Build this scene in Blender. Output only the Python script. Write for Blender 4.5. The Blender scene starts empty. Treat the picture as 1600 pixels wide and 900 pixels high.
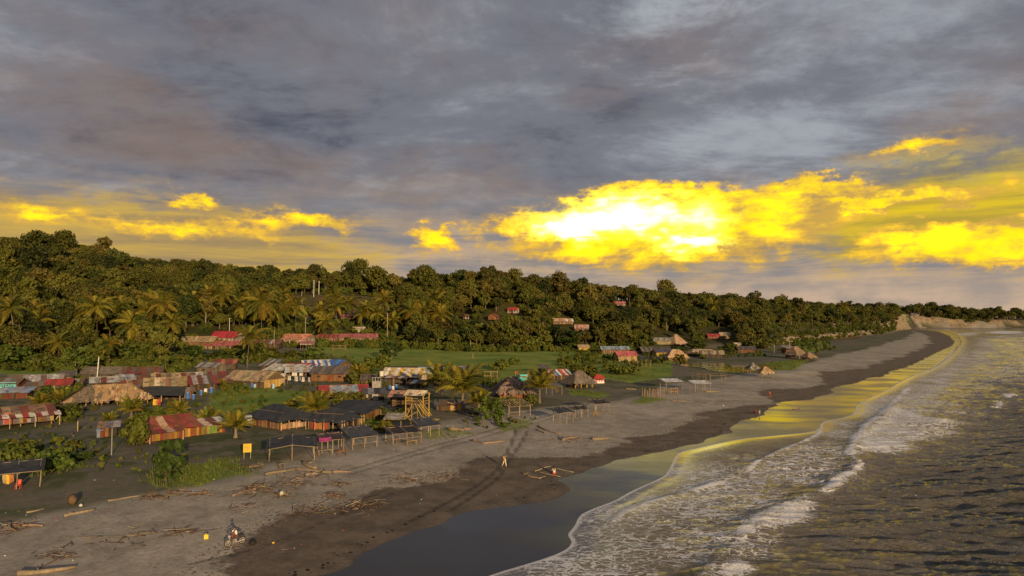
import bpy, math, random
import numpy as np
from mathutils import Matrix, Vector
random.seed(7); RNG = np.random.default_rng(7)
sc = bpy.context.scene
COL = sc.collection
R = math.radians
# ------------------------------------------------------------------ camera, exposure
CH = 20.5; F = 1067.0; PITCH = math.atan(48/1067)
cam = bpy.data.cameras.new('camera'); cam.sensor_width = 36; cam.lens = 24.0
cam.clip_start = 0.5; cam.clip_end = 40000
co = bpy.data.objects.new('camera', cam); COL.objects.link(co)
co.location = (0, 0, CH); co.rotation_euler = (R(90)+PITCH, 0, 0)
sc.camera = co
sc.render.engine = 'CYCLES'
vs = sc.view_settings
vs.view_transform = 'Standard'; vs.look = 'None'; vs.gamma = 1; vs.exposure = 0; vs.use_curve_mapping = False
sc.cycles.max_bounces = 6; sc.cycles.diffuse_bounces = 2; sc.cycles.glossy_bounces = 3
sc.cycles.transmission_bounces = 3; sc.cycles.transparent_max_bounces = 6
# ------------------------------------------------------------------ sun
SAZ, SEL = R(156), R(10.0)          # azimuth from +Y clockwise, elevation
sd = Vector((math.sin(SAZ)*math.cos(SEL), math.cos(SAZ)*math.cos(SEL), math.sin(SEL)))
sl = bpy.data.lights.new('sun', 'SUN'); sl.energy = 5.0; sl.angle = R(0.6); sl.color = (1.0, 0.70, 0.37)
so = bpy.data.objects.new('sun', sl); COL.objects.link(so)
so.rotation_euler = sd.to_track_quat('Z', 'Y').to_euler(); so.location = (200, -400, 300)
# ------------------------------------------------------------------ node expressions
class E:
    def __init__(s, nt, k): s.nt = nt; s.k = k
    def _b(s, op, o, rev=False):
        n = s.nt.nodes.new('ShaderNodeMath'); n.operation = op
        a, b = (o, s) if rev else (s, o)
        for i, v in enumerate((a, b)):
            if isinstance(v, E): s.nt.links.new(v.k, n.inputs[i])
            else: n.inputs[i].default_value = v
        return E(s.nt, n.outputs[0])
    def __add__(s, o): return s._b('ADD', o)
    __radd__ = __add__
    def __sub__(s, o): return s._b('SUBTRACT', o)
    def __rsub__(s, o): return s._b('SUBTRACT', o, True)
    def __mul__(s, o): return s._b('MULTIPLY', o)
    __rmul__ = __mul__
    def __truediv__(s, o): return s._b('DIVIDE', o)
    def __rtruediv__(s, o): return s._b('DIVIDE', o, True)
    def max(s, o): return s._b('MAXIMUM', o)
    def min(s, o): return s._b('MINIMUM', o)
    def pow(s, o): return s._b('POWER', o)
    def atan2(s, o): return s._b('ARCTAN2', o)
    def un(s, op):
        n = s.nt.nodes.new('ShaderNodeMath'); n.operation = op
        s.nt.links.new(s.k, n.inputs[0]); return E(s.nt, n.outputs[0])
    def abs(s): return s.un('ABSOLUTE')
    def ss(s, a, b, lo=0.0, hi=1.0):      # smoothstep a..b -> lo..hi
        n = s.nt.nodes.new('ShaderNodeMapRange'); n.interpolation_type = 'SMOOTHSTEP'
        s.nt.links.new(s.k, n.inputs[0])
        for i, v in enumerate((a, b, lo, hi)): n.inputs[i+1].default_value = v
        return E(s.nt, n.outputs[0])
    def lin(s, a, b, lo=0.0, hi=1.0):
        n = s.nt.nodes.new('ShaderNodeMapRange')
        s.nt.links.new(s.k, n.inputs[0])
        for i, v in enumerate((a, b, lo, hi)): n.inputs[i+1].default_value = v
        return E(s.nt, n.outputs[0])
def setin(nt, sock, v):
    if isinstance(v, E): nt.links.new(v.k, sock)
    elif isinstance(v, (tuple, list)) and len(v) == 3 and sock.type == 'RGBA': sock.default_value = (*v, 1)
    else: sock.default_value = v
def mix(nt, f, a, b):
    n = nt.nodes.new('ShaderNodeMix'); n.data_type = 'RGBA'; n.clamp_factor = True
    setin(nt, n.inputs[0], f); setin(nt, n.inputs[6], a); setin(nt, n.inputs[7], b)
    return E(nt, n.outputs[2])
def mul3(nt, a, b):
    n = nt.nodes.new('ShaderNodeMix'); n.data_type = 'RGBA'; n.blend_type = 'MULTIPLY'
    n.inputs[0].default_value = 1; setin(nt, n.inputs[6], a); setin(nt, n.inputs[7], b)
    return E(nt, n.outputs[2])
def grey(nt, e): return xyz(nt, e, e, e)
def xyz(nt, a, b, c):
    n = nt.nodes.new('ShaderNodeCombineXYZ')
    for i, v in enumerate((a, b, c)): setin(nt, n.inputs[i], v)
    return E(nt, n.outputs[0])
def sep(nt, v):
    n = nt.nodes.new('ShaderNodeSeparateXYZ'); nt.links.new(v.k, n.inputs[0])
    return [E(nt, o) for o in n.outputs]
def noise(nt, vec, scale, detail=4, rough=0.55, dist=0.0, col=False):
    n = nt.nodes.new('ShaderNodeTexNoise')
    if vec is not None: nt.links.new(vec.k, n.inputs['Vector'])
    n.inputs['Scale'].default_value = scale; n.inputs['Detail'].default_value = detail
    n.inputs['Roughness'].default_value = rough; n.inputs['Distortion'].default_value = dist
    return E(nt, n.outputs[1 if col else 0])
def voro(nt, vec, scale, feature='F1', rnd=1.0):
    n = nt.nodes.new('ShaderNodeTexVoronoi'); n.feature = feature
    nt.links.new(vec.k, n.inputs['Vector']); n.inputs['Scale'].default_value = scale
    n.inputs['Randomness'].default_value = rnd
    return E(nt, n.outputs['Distance'])
def texco(nt, which='Generated'):
    n = nt.nodes.new('ShaderNodeTexCoord'); return E(nt, n.outputs[which])
def geopos(nt):
    n = nt.nodes.new('ShaderNodeNewGeometry'); return E(nt, n.outputs['Position'])
def attr(nt, name, out='Fac'):
    n = nt.nodes.new('ShaderNodeAttribute'); n.attribute_name = name; return E(nt, n.outputs[out])
def oinfo(nt, out):
    n = nt.nodes.new('ShaderNodeObjectInfo'); return E(nt, n.outputs[out])
def vscale(nt, v, s):
    n = nt.nodes.new('ShaderNodeVectorMath'); n.operation = 'MULTIPLY'
    nt.links.new(v.k, n.inputs[0]); n.inputs[1].default_value = s; return E(nt, n.outputs[0])
def vadd(nt, a, b):
    n = nt.nodes.new('ShaderNodeVectorMath'); n.operation = 'ADD'
    setin(nt, n.inputs[0], a); setin(nt, n.inputs[1], b); return E(nt, n.outputs[0])
# ------------------------------------------------------------------ world: broken evening cloud deck over a clear sky
def make_world():
    w = bpy.data.worlds.new('World'); sc.world = w; w.use_nodes = True
    nt = w.node_tree; nt.nodes.clear()
    d = texco(nt, 'Generated'); x, y, z = sep(nt, d)
    az = x.atan2(y) * 57.2958
    el = z.max(-1).min(1).un('ARCSINE') * 57.2958
    sky = nt.nodes.new('ShaderNodeTexSky'); sky.sky_type = 'NISHITA'; sky.sun_disc = False
    sky.sun_elevation = SEL; sky.sun_rotation = SAZ; sky.altitude = 20
    sky.air_density = 1.0; sky.dust_density = 1.5
    # high deck, laid out on a flat layer so it foreshortens to the horizon
    zz = z.max(0) + 0.17
    p = xyz(nt, x/zz, y/zz, 0.0)
    pw = vadd(nt, p, vscale(nt, noise(nt, p, 0.6, 3, 0.5, 0, True), (0.7, 0.7, 0)))
    n1 = noise(nt, pw, 1.25, 10, 0.62, 0.15)
    n2 = noise(nt, vadd(nt, p, (11, 3, 0)), 0.55, 4, 0.5, 0.2)
    n3 = noise(nt, vscale(nt, pw, (1.0, 1.3, 1)), 4.6, 8, 0.68)
    v = (n1-0.5)*1.05 + (n2-0.5)*0.95 + (n3-0.5)*0.55 + 0.47
    v = v + el.ss(28, 10, 0, 0.09)
    deck = mix(nt, v.ss(0.26, 0.54), (0.090, 0.097, 0.130), (0.182, 0.188, 0.222))
    deck = mix(nt, v.ss(0.52, 0.86), deck, (0.36, 0.38, 0.42))
    lightp = 1.0 - ((az-11.0)*(az-11.0)/60.0 + (el-24.0)*(el-24.0)/30.0).pow(0.5)
    deck = mix(nt, (lightp*0.5 + (n1-0.5)*2.2 + (n3-0.5)*1.6).ss(0.05, 0.75, 0, 0.75), deck, (0.46, 0.49, 0.53))
    warm = noise(nt, vadd(nt, p, (5, 17, 0)), 0.9, 5, 0.6)
    deck = mix(nt, warm.ss(0.46, 0.68, 0, 0.62)*el.ss(36, 12), deck, (0.27, 0.19, 0.145))
    gap = n1.ss(0.66, 0.80, 0, 0.5)
    # low sky: az/el space cumulus
    w0 = xyz(nt, az*0.34, el*0.55, 7.0)
    wn = noise(nt, w0, 1.0, 7, 0.66, 0.0, True); wx, wy, wz = sep(nt, wn)
    ws = noise(nt, xyz(nt, az*0.10, el*1.3, 1.0), 1.0, 6, 0.62) - 0.5
    az0, el0 = az, el
    az = az + (wx-0.5)*9.0; el = el + (wy-0.5)*4.0 + ws*1.5
    q = xyz(nt, az0*0.22, el0*0.42, 0.0)
    qs = xyz(nt, az0*0.06, el0*0.62, 3.0)
    c1 = noise(nt, q, 1.0, 9, 0.58, 0.3)
    c2 = noise(nt, qs, 1.3, 8, 0.62, 0.4)
    c3 = noise(nt, q, 3.1, 6, 0.6)
    nz = (c1-0.5)*1.0 + (c2-0.5)*0.9 + (c3-0.5)*0.35
    low = mix(nt, (c2 + c1*0.5).ss(0.58, 0.92), (0.25, 0.235, 0.24), (0.56, 0.40, 0.26))
    low = mix(nt, el0.ss(4.2, 1.6)*0.75, low, mix(nt, c1.ss(0.4, 0.62), (0.42, 0.33, 0.26), (0.60, 0.43, 0.30)))
    mustard = mix(nt, c2.ss(0.35, 0.68), (0.36, 0.25, 0.115), (0.66, 0.43, 0.075))
    def blob(a0, e0, ra, re, k=1.0):
        u = (az-a0)/ra; t = (el-e0)/re
        return 1.0 - (u*u + t*t).pow(0.5) + nz*k
    def sm(a0, e0, ra, re): return blob(a0, e0, ra, re, 1.2)*0.5 - 0.02
    def mx(l):
        r = l[0]
        for i in l[1:]: r = r.max(i)
        return r
    wash = mx([blob(-30, 5.6, 22, 4.4, 0.8) + 0.08, blob(36, 7.4, 20, 4.8, 1.0), blob(13, 6.8, 17, 3.6, 0.8), blob(31, 12.2, 8, 1.6, 1.1)])
    low = mix(nt, wash.ss(0.0, 0.5, 0, 0.95), low, mustard)
    yel = mix(nt, c1.ss(0.35, 0.7), (1.15, 0.80, 0.010), (1.60, 1.16, 0.020))
    fire = mx([blob(12.5, 7.7, 13.5, 3.0, 1.1), blob(5.5, 6.9, 4.2, 2.2, 1.0), blob(34, 5.2, 6, 1.5, 1.1),
               sm(31, 12.3, 5, 1.0) - 0.24, sm(23.5, 10.0, 5, 1.0), blob(28, 8.6, 9, 1.2, 1.3) - 0.30,
               sm(-26, 6.9, 9, 0.8) - 0.16, sm(-17, 7.9, 5, 0.8) - 0.14, sm(-34.5, 7.2, 3.2, 0.7) - 0.08,
               sm(-6.6, 6.7, 1.7, 1.2) - 0.02, sm(-25, 9.0, 2.6, 0.7) - 0.16])
    rm = blob(33, 8.0, 15, 4.4, 0.75)
    low = mix(nt, rm.ss(-0.05, 0.40, 0, 0.92), low, mix(nt, c2.ss(0.38, 0.66), (0.50, 0.36, 0.045), (0.84, 0.60, 0.016)))
    gold = mix(nt, c1.ss(0.38, 0.66), (0.62, 0.37, 0.085), (1.05, 0.60, 0.040))
    low = mix(nt, fire.ss(-0.26, 0.10), low, gold)
    bil = (c1*0.6 + c3*0.4 + wz*0.25)
    low = mix(nt, fire.ss(-0.02, 0.42)*bil.ss(0.46, 0.66, 0.35, 1.0), low, yel)
    low = mix(nt, (fire.ss(0.0, 0.3)*bil.ss(0.545, 0.47)*0.55), low, (0.42, 0.32, 0.10))
    core = mx([blob(9.6, 8.3, 7.0, 1.5, 0.9), blob(5.0, 7.2, 4, 0.9, 1.2) - 0.1, blob(15, 6.5, 3.5, 1.1, 1.4) - 0.2])
    low = mix(nt, core.ss(-0.55, 0.25, 0, 0.75), low, (1.8, 1.5, 0.16))
    low = mix(nt, core.ss(-0.05, 0.65), low, (2.2, 2.0, 1.2))
    # the deck's ragged lower edge
    edge = el + nz*5.0 - fire.ss(-0.1, 0.3, 0, 9.0) - wash.ss(0.1, 0.6, 0, 3.0)
    sky2 = mix(nt, edge.ss(4.5, 12.5), low, deck)
    sky2 = mix(nt, el0.ss(-0.5, -3.0), sky2, (0.2, 0.19, 0.18))
    sc10 = vscale(nt, sky2, (10, 10, 10))
    fin = mix(nt, gap*el.ss(12, 20)*0.6, sc10, E(nt, sky.outputs[0]))
    bg = nt.nodes.new('ShaderNodeBackground'); bg.inputs[1].default_value = 0.1
    nt.links.new(fin.k, bg.inputs[0])
    o = nt.nodes.new('ShaderNodeOutputWorld'); nt.links.new(bg.outputs[0], o.inputs[0])
    w.cycles.sampling_method = 'MANUAL'; w.cycles.sample_map_resolution = 1024
make_world()
# ------------------------------------------------------------------ pixel <-> world on the land
def ray(px, py):
    u = (np.asarray(px, float)-800)/F; v = (450-np.asarray(py, float))/F
    c, s = math.cos(PITCH), math.sin(PITCH)
    return u, c - s*v, s + c*v          # x, y, z of the direction
def onplane(px, py, z=0.0):
    dx, dy, dz = ray(px, py); t = (z-CH)/dz
    return dx*t, dy*t
def proj(X, Y, Z):
    c, s = math.cos(PITCH), math.sin(PITCH); Zc = Z-CH
    dep = c*Y + s*Zc; up = -s*Y + c*Zc
    return 800+F*X/dep, 450-F*up/dep, dep
def polydist(X, Y, P):
    best = np.full(X.shape, 1e12)
    for (ax, ay), (bx, by) in zip(P[:-1], P[1:]):
        vx, vy = bx-ax, by-ay; L = vx*vx+vy*vy+1e-9
        t = np.clip(((X-ax)*vx+(Y-ay)*vy)/L, 0, 1)
        np.minimum(best, (X-ax-t*vx)**2+(Y-ay-t*vy)**2, out=best)
    return np.sqrt(best)
def inside(X, Y, P):
    r = np.zeros(X.shape, bool); n = len(P)
    for i in range(n):
        (ax, ay), (bx, by) = P[i], P[(i+1) % n]
        if ay == by: continue
        r ^= ((ay > Y) != (by > Y)) & (X < (bx-ax)*(Y-ay)/(by-ay)+ax)
    return r
def densify(P, step=0.35, amp=0.0, seed=1):      # Catmull-Rom through the points
    P = [np.array(p, float) for p in P]; out = []
    for i in range(len(P)-1):
        p0 = P[max(i-1, 0)]; p1 = P[i]; p2 = P[i+1]; p3 = P[min(i+2, len(P)-1)]
        n = 3 if np.linalg.norm(p2-p1) < 200 else 1
        for k in range(n):
            t = k/n
            out.append(0.5*((2*p1)+(-p0+p2)*t+(2*p0-5*p1+4*p2-p3)*t*t+(-p0+3*p1-3*p2+p3)*t**3))
    out.append(P[-1]); return [tuple(p) for p in out]
BACK = (-0.605*3000, -0.796*3000)
def line(pts, z, off):
    W = [tuple(float(v) for v in onplane(x, y, z)) for x, y in pts]
    x0, y0 = W[0]
    return [(x0+BACK[0], y0+BACK[1]), (x0+BACK[0]*0.05, y0+BACK[1]*0.05)] + densify(W)
PF = [(560,1000),(680,935),(760,898),(820,880),(872,862),(888,848),(883,835),(893,822),(905,803),(935,790),(960,780),(985,766),(1010,755),
      (1036,742),(1047,724),(1057,708),(1081,701),(1147,687),(1200,681),(1272,673),(1284,659),(1329,648),(1341,629),(1381,610),(1412,592),
      (1453,575),(1478,558),(1492,543),(1499,533),(1493,524),(1478,517),(1440,513.4),(1400,512.4),(1460,512),(1530,512.2),(1600,511.6),(1800,511.6),(2300,511.4)]
PW = [(300,985),(520,892),(560,868),(610,846),(690,812),(720,800),(800,788),(850,777),(884,766),(880,757),(875,750),(900,742),(960,721),(1040,703),
      (1088,691),(1135,676),(1147,664),(1180,653),(1200,641),(1225,629),(1262,624),(1300,613),(1303,605),(1340,598),(1352,592),(1380,588),(1390,581),
      (1420,572),(1445,560),(1470,548),(1487,540),(1491,533),(1484,525),(1466,518),(1410,513.6),(1385,512.6)]
PP = [(180,960),(300,893),(335,862),(365,838),(420,808),(480,800),(560,786),(610,763),(680,750),(720,735),(765,718),(830,712),(900,712),(955,698),
      (985,686),(965,679),(1030,672),(1090,660),(1112,652),(1085,646),(1140,636),(1205,624),(1190,613),(1250,606),(1290,594),(1275,586),(1330,577),(1390,562),(1430,548),
      (1455,534),(1450,525),(1430,518),(1390,513.4)]
LF = line(PF, 0.0, 0); LW = line(PW, 0.22, 0); LP = line(PP, 0.75, 0)
def land(P): return P + [(P[-1][0]+9000, P[-1][1]+40), (16000, 16000), (-16000, 16000), (-16000, P[0][1])]
BF, BW, BP = land(LF), land(LW), land(LP)
def sdist(X, Y, Lp, B):
    d = polydist(X, Y, Lp); return np.where(inside(X, Y, B), d, -d)
# hill parameters per picture column: foot distance, ridge distance, picture row of the tree tops on the ridge
HX = np.array([-700,-300,   0, 120, 200, 300, 450, 600, 700, 780, 860,1000,1100,1200,1300,1380,1440,1500,1600,1800,2400])
HE = np.array([ 170, 190, 215, 235, 255, 310, 350, 370, 360, 355, 370, 395, 430, 455, 620, 850,1540,1560,1570,1570,1600])
HR = np.array([ 420, 420, 440, 450, 470, 520, 560, 570, 530, 500, 530, 600, 660, 700, 900,1150,1620,1640,1650,1650,1700])
HT = np.array([ 378, 378, 384, 395, 414, 422, 433, 439, 437, 430, 443, 452, 461, 468, 474, 478, 481, 484, 490, 494, 496])
TREE_H = 11.0
POND = (86.0, 268.0, 17.0, 24.0, 1.55)      # centre, half sizes, water level
HZ = CH + (498-HT)/F*HR - TREE_H
def wob(X, Y, s, a):
    return a*(np.sin(X/s+1.3*np.sin(Y/s*0.7))+np.sin(Y/s*1.27+1.1*np.sin(X/s*0.63)+2.0)+0.6*np.sin((X+Y)/s*1.9+.7))/2.6
def hillparams(X, Y):
    px = 800+F*X/np.maximum(Y, 25.0)
    De, Dr, Zr = np.interp(px, HX, HE), np.interp(px, HX, HR), np.interp(px, HX, HZ)
    return px, De, Dr, Zr
def base_z(d):
    return np.interp(d, [-4000,-400,-60,-15,0,11,24,38,60,110,160,200,240,300,500,3000],
                        [-40,-9,-2.2,-0.45,0,0.24,0.75,1.35,1.8,2.2,2.9,3.8,5.2,7.2,9,12])
def terrain(X, Y, d=None):
    X = np.asarray(X, float); Y = np.asarray(Y, float)
    if d is None: d = sdist(X, Y, LF, BF)
    z = base_z(d)
    px, De, Dr, Zr = hillparams(X, Y)
    De = De + wob(X, Y, 38, 9)*np.clip(De/400, 0.4, 1)
    t = np.clip((Y-De)/(Dr-De), 0, 1)
    prof = 0.55*t + 0.45*t*t*(3-2*t)
    steep = np.clip((px-1400)/60, 0, 1)          # cliffs of the far headland
    prof = prof*(1-steep) + steep*np.clip((Y-De)/14, 0, 1)**0.8*np.clip(0.55+0.45*t, 0, 1)
    bank = np.clip((px-1195)/25, 0, 1)*np.clip((1400-px)/30, 0, 1)   # sandy bank behind the beach
    prof = np.maximum(prof, bank*0.20*np.clip((Y-De)/20, 0, 1))
    hill = np.maximum(Zr-4.0, 0)*prof + wob(X, Y, 55, 2.2)*t*(1-0.5*t)*(1-steep) - 0.02*np.maximum(Y-Dr, 0)
    hill = np.where((Y > 25) & (d > -60), np.maximum(hill, 0*hill-6*(t > 0)), 0)*np.clip((d+2)/10, 0, 1)
    rough = wob(X, Y, 9, 0.10) + wob(X+40, Y, 2.7, 0.035)
    z = z + hill + rough*np.clip((d-12)/12, 0, 1)
    q = np.hypot((X-POND[0])/POND[2], (Y-POND[1])/POND[3])          # hollow that holds the pond
    k = np.clip((1.75-q)/0.45, 0, 1); k = k*k*(3-2*k)
    return z*(1-k) + k*(POND[4]+np.clip((q-0.9)*0.35, -0.4, 0.25))
_rt = np.concatenate([np.linspace(30, 420, 1300), np.linspace(421, 2600, 1500)])
_cache = {}
def G(px, py):
    """world point on the ground seen at a photograph pixel, and metres per pixel there"""
    k = (px, py)
    if k in _cache: return _cache[k]
    dx, dy, dz = ray(px, py)
    t = _rt
    X, Y, Z = dx*t, dy*t, CH+dz*t
    h = terrain(X, Y); b = np.nonzero(Z < h)[0]
    i = b[0] if len(b) else len(t)-1
    if i > 0 and len(b):
        a0, a1 = Z[i-1]-h[i-1], h[i]-Z[i]; f = a0/(a0+a1+1e-9)
        tt = t[i-1]+(t[i]-t[i-1])*f
    else: tt = t[i]
    p = (float(dx*tt), float(dy*tt)); z = float(terrain(np.array([p[0]]), np.array([p[1]]))[0])
    r = (Vector((p[0], p[1], z)), float(p[1])/F)
    _cache[k] = r; return r
def TZ(x, y): return float(terrain(np.array([x]), np.array([y]))[0])
def wpoly(pts): return [tuple(G(x, y)[0][:2]) for x, y in pts]
def soft(X, Y, pts, s):
    P = wpoly(pts); d = polydist(X, Y, P+[P[0]]); d = np.where(inside(X, Y, P), d, -d)
    return np.clip(0.5+d/(2*s), 0, 1)
# ------------------------------------------------------------------ object helpers
def tag(o, label=None, cat=None, group=None, kind=None):
    if label: o['label'] = label
    if cat: o['category'] = cat
    if group: o['group'] = group
    if kind: o['kind'] = kind
    return o
def link(o, parent=None):
    COL.objects.link(o)
    if parent is not None: o.parent = parent
    return o
def empty(name, loc, rz, label, cat, group=None):
    o = bpy.data.objects.new(name, None); link(o); o.location = loc; o.rotation_euler = (0, 0, rz)
    o.empty_display_size = 0.5
    return tag(o, label, cat, group)
def part(name, me, parent, color=None, loc=(0,0,0), rot=(0,0,0), scale=(1,1,1)):
    o = bpy.data.objects.new(name, me); link(o, parent)
    o.location = loc; o.rotation_euler = rot; o.scale = scale
    if color: o.color = (*color[:3], 1)
    return o
class MB:
    def __init__(s): s.v = []; s.f = []; s.c = []
    def add(s, vs, fs, col=(1,1,1)):
        n = len(s.v); s.v += [tuple(v) for v in vs]; s.f += [tuple(i+n for i in f) for f in fs]; s.c += [col]*len(vs)
    def box(s, c, size, rz=0, col=(1,1,1), M=None):
        hx, hy, hz = size[0]/2, size[1]/2, size[2]/2
        vs = [Vector((x, y, z)) for x in (-hx, hx) for y in (-hy, hy) for z in (-hz, hz)]
        m = Matrix.Translation(c) @ Matrix.Rotation(rz, 4, 'Z')
        if M is not None: m = m @ M
        s.add([m @ v for v in vs], [(0,1,3,2),(4,6,7,5),(0,4,5,1),(2,3,7,6),(0,2,6,4),(1,5,7,3)], col)
    def tube(s, pts, rad, n=6, col=(1,1,1), cap=True):
        pts = [Vector(p) for p in pts]; rings = []
        if not hasattr(rad, '__len__'): rad = [rad]*len(pts)
        vs = []
        for i, p in enumerate(pts):
            t = (pts[min(i+1, len(pts)-1)]-pts[max(i-1, 0)]).normalized()
            a = t.cross(Vector((0.13, 0.97, 0.21))).normalized(); b = t.cross(a)
            for k in range(n):
                an = 2*math.pi*k/n; vs.append(p+(a*math.cos(an)+b*math.sin(an))*rad[i])
        fs = [(i*n+k, i*n+(k+1) % n, (i+1)*n+(k+1) % n, (i+1)*n+k) for i in range(len(pts)-1) for k in range(n)]
        if cap: fs += [tuple(range(n))[::-1], tuple((len(pts)-1)*n+k for k in range(n))]
        s.add(vs, fs, col)
    def mesh(s, name, mat, smooth=False):
        me = bpy.data.meshes.new(name); me.from_pydata(s.v, [], s.f)
        if len(s.c) == len(s.v) and len(s.v):
            a = me.attributes.new('col', 'FLOAT_COLOR', 'POINT')
            a.data.foreach_set('color', np.array([(*c[:3], 1.0) for c in s.c], np.float32).ravel())
        if smooth: me.polygons.foreach_set('use_smooth', [True]*len(me.polygons))
        me.materials.append(mat); me.update(); return me
def np_mesh(name, V, Fq, mat, smooth=True, attrs=None):
    me = bpy.data.meshes.new(name); V = np.asarray(V, np.float32); Fq = np.asarray(Fq, np.int32)
    k = Fq.shape[1]
    me.vertices.add(len(V)); me.vertices.foreach_set('co', V.ravel())
    me.loops.add(Fq.size); me.loops.foreach_set('vertex_index', Fq.ravel())
    me.polygons.add(len(Fq)); me.polygons.foreach_set('loop_start', np.arange(0, Fq.size, k, dtype=np.int32))
    me.polygons.foreach_set('loop_total', np.full(len(Fq), k, np.int32))
    if smooth: me.polygons.foreach_set('use_smooth', np.ones(len(Fq), bool))
    me.update(calc_edges=True)
    for n, a in (attrs or {}).items():
        if a.ndim == 1:
            at = me.attributes.new(n, 'FLOAT', 'POINT'); at.data.foreach_set('value', a.astype(np.float32))
        else:
            at = me.attributes.new(n, 'FLOAT_COLOR', 'POINT'); at.data.foreach_set('color', a.astype(np.float32).ravel())
    me.materials.append(mat); return me
# ------------------------------------------------------------------ materials
def newmat(name):
    m = bpy.data.materials.new(name); m.use_nodes = True; nt = m.node_tree; nt.nodes.clear()
    o = nt.nodes.new('ShaderNodeOutputMaterial'); return m, nt, o
def pbsdf(nt, out, col, rough=0.8, bump=None, spec=0.3, metal=0.0, bs=0.3, bd=0.05):
    b = nt.nodes.new('ShaderNodeBsdfPrincipled')
    setin(nt, b.inputs['Base Color'], col); setin(nt, b.inputs['Roughness'], rough)
    setin(nt, b.inputs['Specular IOR Level'], spec); setin(nt, b.inputs['Metallic'], metal)
    if bump is not None:
        n = nt.nodes.new('ShaderNodeBump'); n.inputs['Strength'].default_value = bs; n.inputs['Distance'].default_value = bd
        nt.links.new(bump.k, n.inputs['Height']); nt.links.new(n.outputs[0], b.inputs['Normal'])
    if out is not None: nt.links.new(b.outputs[0], out.inputs[0])
    return b
def mat_tinted(name, src, rough=0.85, spec=0.2, nscale=(3,3,3), grain=0.35, stain=None, bump=0.3):
    m, nt, o = newmat(name)
    base = oinfo(nt, 'Color') if src == 'obj' else attr(nt, src, 'Color')
    p = geopos(nt)
    n = noise(nt, vscale(nt, p, nscale), 1.0, 5, 0.65); n2 = noise(nt, p, 0.7, 3, 0.5)
    f = n.lin(0.25, 0.75, 1-grain, 1+grain) * n2.lin(0.3, 0.7, 1-grain*0.5, 1+grain*0.5)
    c = mul3(nt, base, grey(nt, f))
    if stain:
        sm = noise(nt, vscale(nt, p, (0.9, 0.9, 0.5)), 1.0, 6, 0.7)
        c = mix(nt, sm.ss(0.47, 0.64, 0, 0.85), c, stain)
    pbsdf(nt, o, c, rough, n, spec, bs=bump, bd=0.03); return m
M_TIN = mat_tinted('corrugated_tin', 'obj', 0.55, 0.4, (2,2,2), 0.25, (0.085, 0.040, 0.022))
M_WOOD = mat_tinted('weathered_wood', 'obj', 0.9, 0.15, (4,4,1.5), 0.35)
M_BOARD = mat_tinted('wall_boards', 'col', 0.9, 0.15, (3,3,1.2), 0.35)
M_CLOTH = mat_tinted('cloth', 'obj', 0.9, 0.1, (1.5,1.5,1.5), 0.2)
M_TARP = mat_tinted('black_plastic_sheet', 'obj', 0.62, 0.25, (0.8,0.8,0.8), 0.35, None, 0.5)
M_THATCH = mat_tinted('palm_thatch', 'col', 0.95, 0.1, (5,5,5), 0.4)
M_PAINT = mat_tinted('painted_surface', 'obj', 0.5, 0.4, (2,2,2), 0.12, None, 0.1)
M_SKIN = mat_tinted('skin', 'obj', 0.6, 0.3, (9,9,9), 0.08, None, 0.1)
def mat_leaf(name, cols, trans=0.25, rough=0.6, field=True):
    m, nt, o = newmat(name)
    r = oinfo(nt, 'Random'); p = geopos(nt)
    n = noise(nt, p, 0.22, 3, 0.6); n2 = noise(nt, p, 1.3, 2, 0.6)
    c = mix(nt, (r*0.75+n*0.5-0.12).ss(0.15, 0.60), cols[0], cols[1])
    c = mix(nt, (r*7.31).un('FRACT').ss(0.68, 1.0)*n2.ss(0.3, 0.6, 0.3, 1), c, cols[2])
    c = mul3(nt, c, grey(nt, n2.lin(0.25, 0.75, 0.65, 1.35)*(r*13.7).un('FRACT').lin(0, 1, 0.60, 1.35)))
    b = pbsdf(nt, None, c, rough, None, 0.25)
    t = nt.nodes.new('ShaderNodeBsdfTranslucent'); setin(nt, t.inputs[0], c)
    mx = nt.nodes.new('ShaderNodeMixShader'); mx.inputs[0].default_value = trans
    nt.links.new(b.outputs[0], mx.inputs[1]); nt.links.new(t.outputs[0], mx.inputs[2])
    nt.links.new(mx.outputs[0], o.inputs[0]); return m
M_LEAF = mat_leaf('forest_leaves', ((0.044,0.060,0.012), (0.115,0.118,0.018), (0.145,0.112,0.024)))
M_SHRUB = mat_leaf('shrub_leaves', ((0.065,0.105,0.018), (0.13,0.150,0.022), (0.17,0.15,0.022)))
M_PALM = mat_leaf('palm_leaves', ((0.11,0.135,0.020), (0.23,0.200,0.026), (0.26,0.17,0.026)), 0.3)
M_GRASS = mat_leaf('grass_blades', ((0.050,0.085,0.016), (0.090,0.115,0.022), (0.14,0.13,0.03)), 0.2)
def mat_bark():
    m, nt, o = newmat('bark'); r = oinfo(nt, 'Random'); p = geopos(nt)
    n = noise(nt, vscale(nt, p, (3, 3, 0.8)), 1.5, 4, 0.6)
    c = mix(nt, r.ss(0.2, 0.9), (0.075, 0.055, 0.038), (0.20, 0.165, 0.12))
    pbsdf(nt, o, mul3(nt, c, grey(nt, n.lin(0.3, 0.7, 0.7, 1.25))), 0.95, n, 0.1, bs=0.6, bd=0.08); return m
M_BARK = mat_bark()
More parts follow.
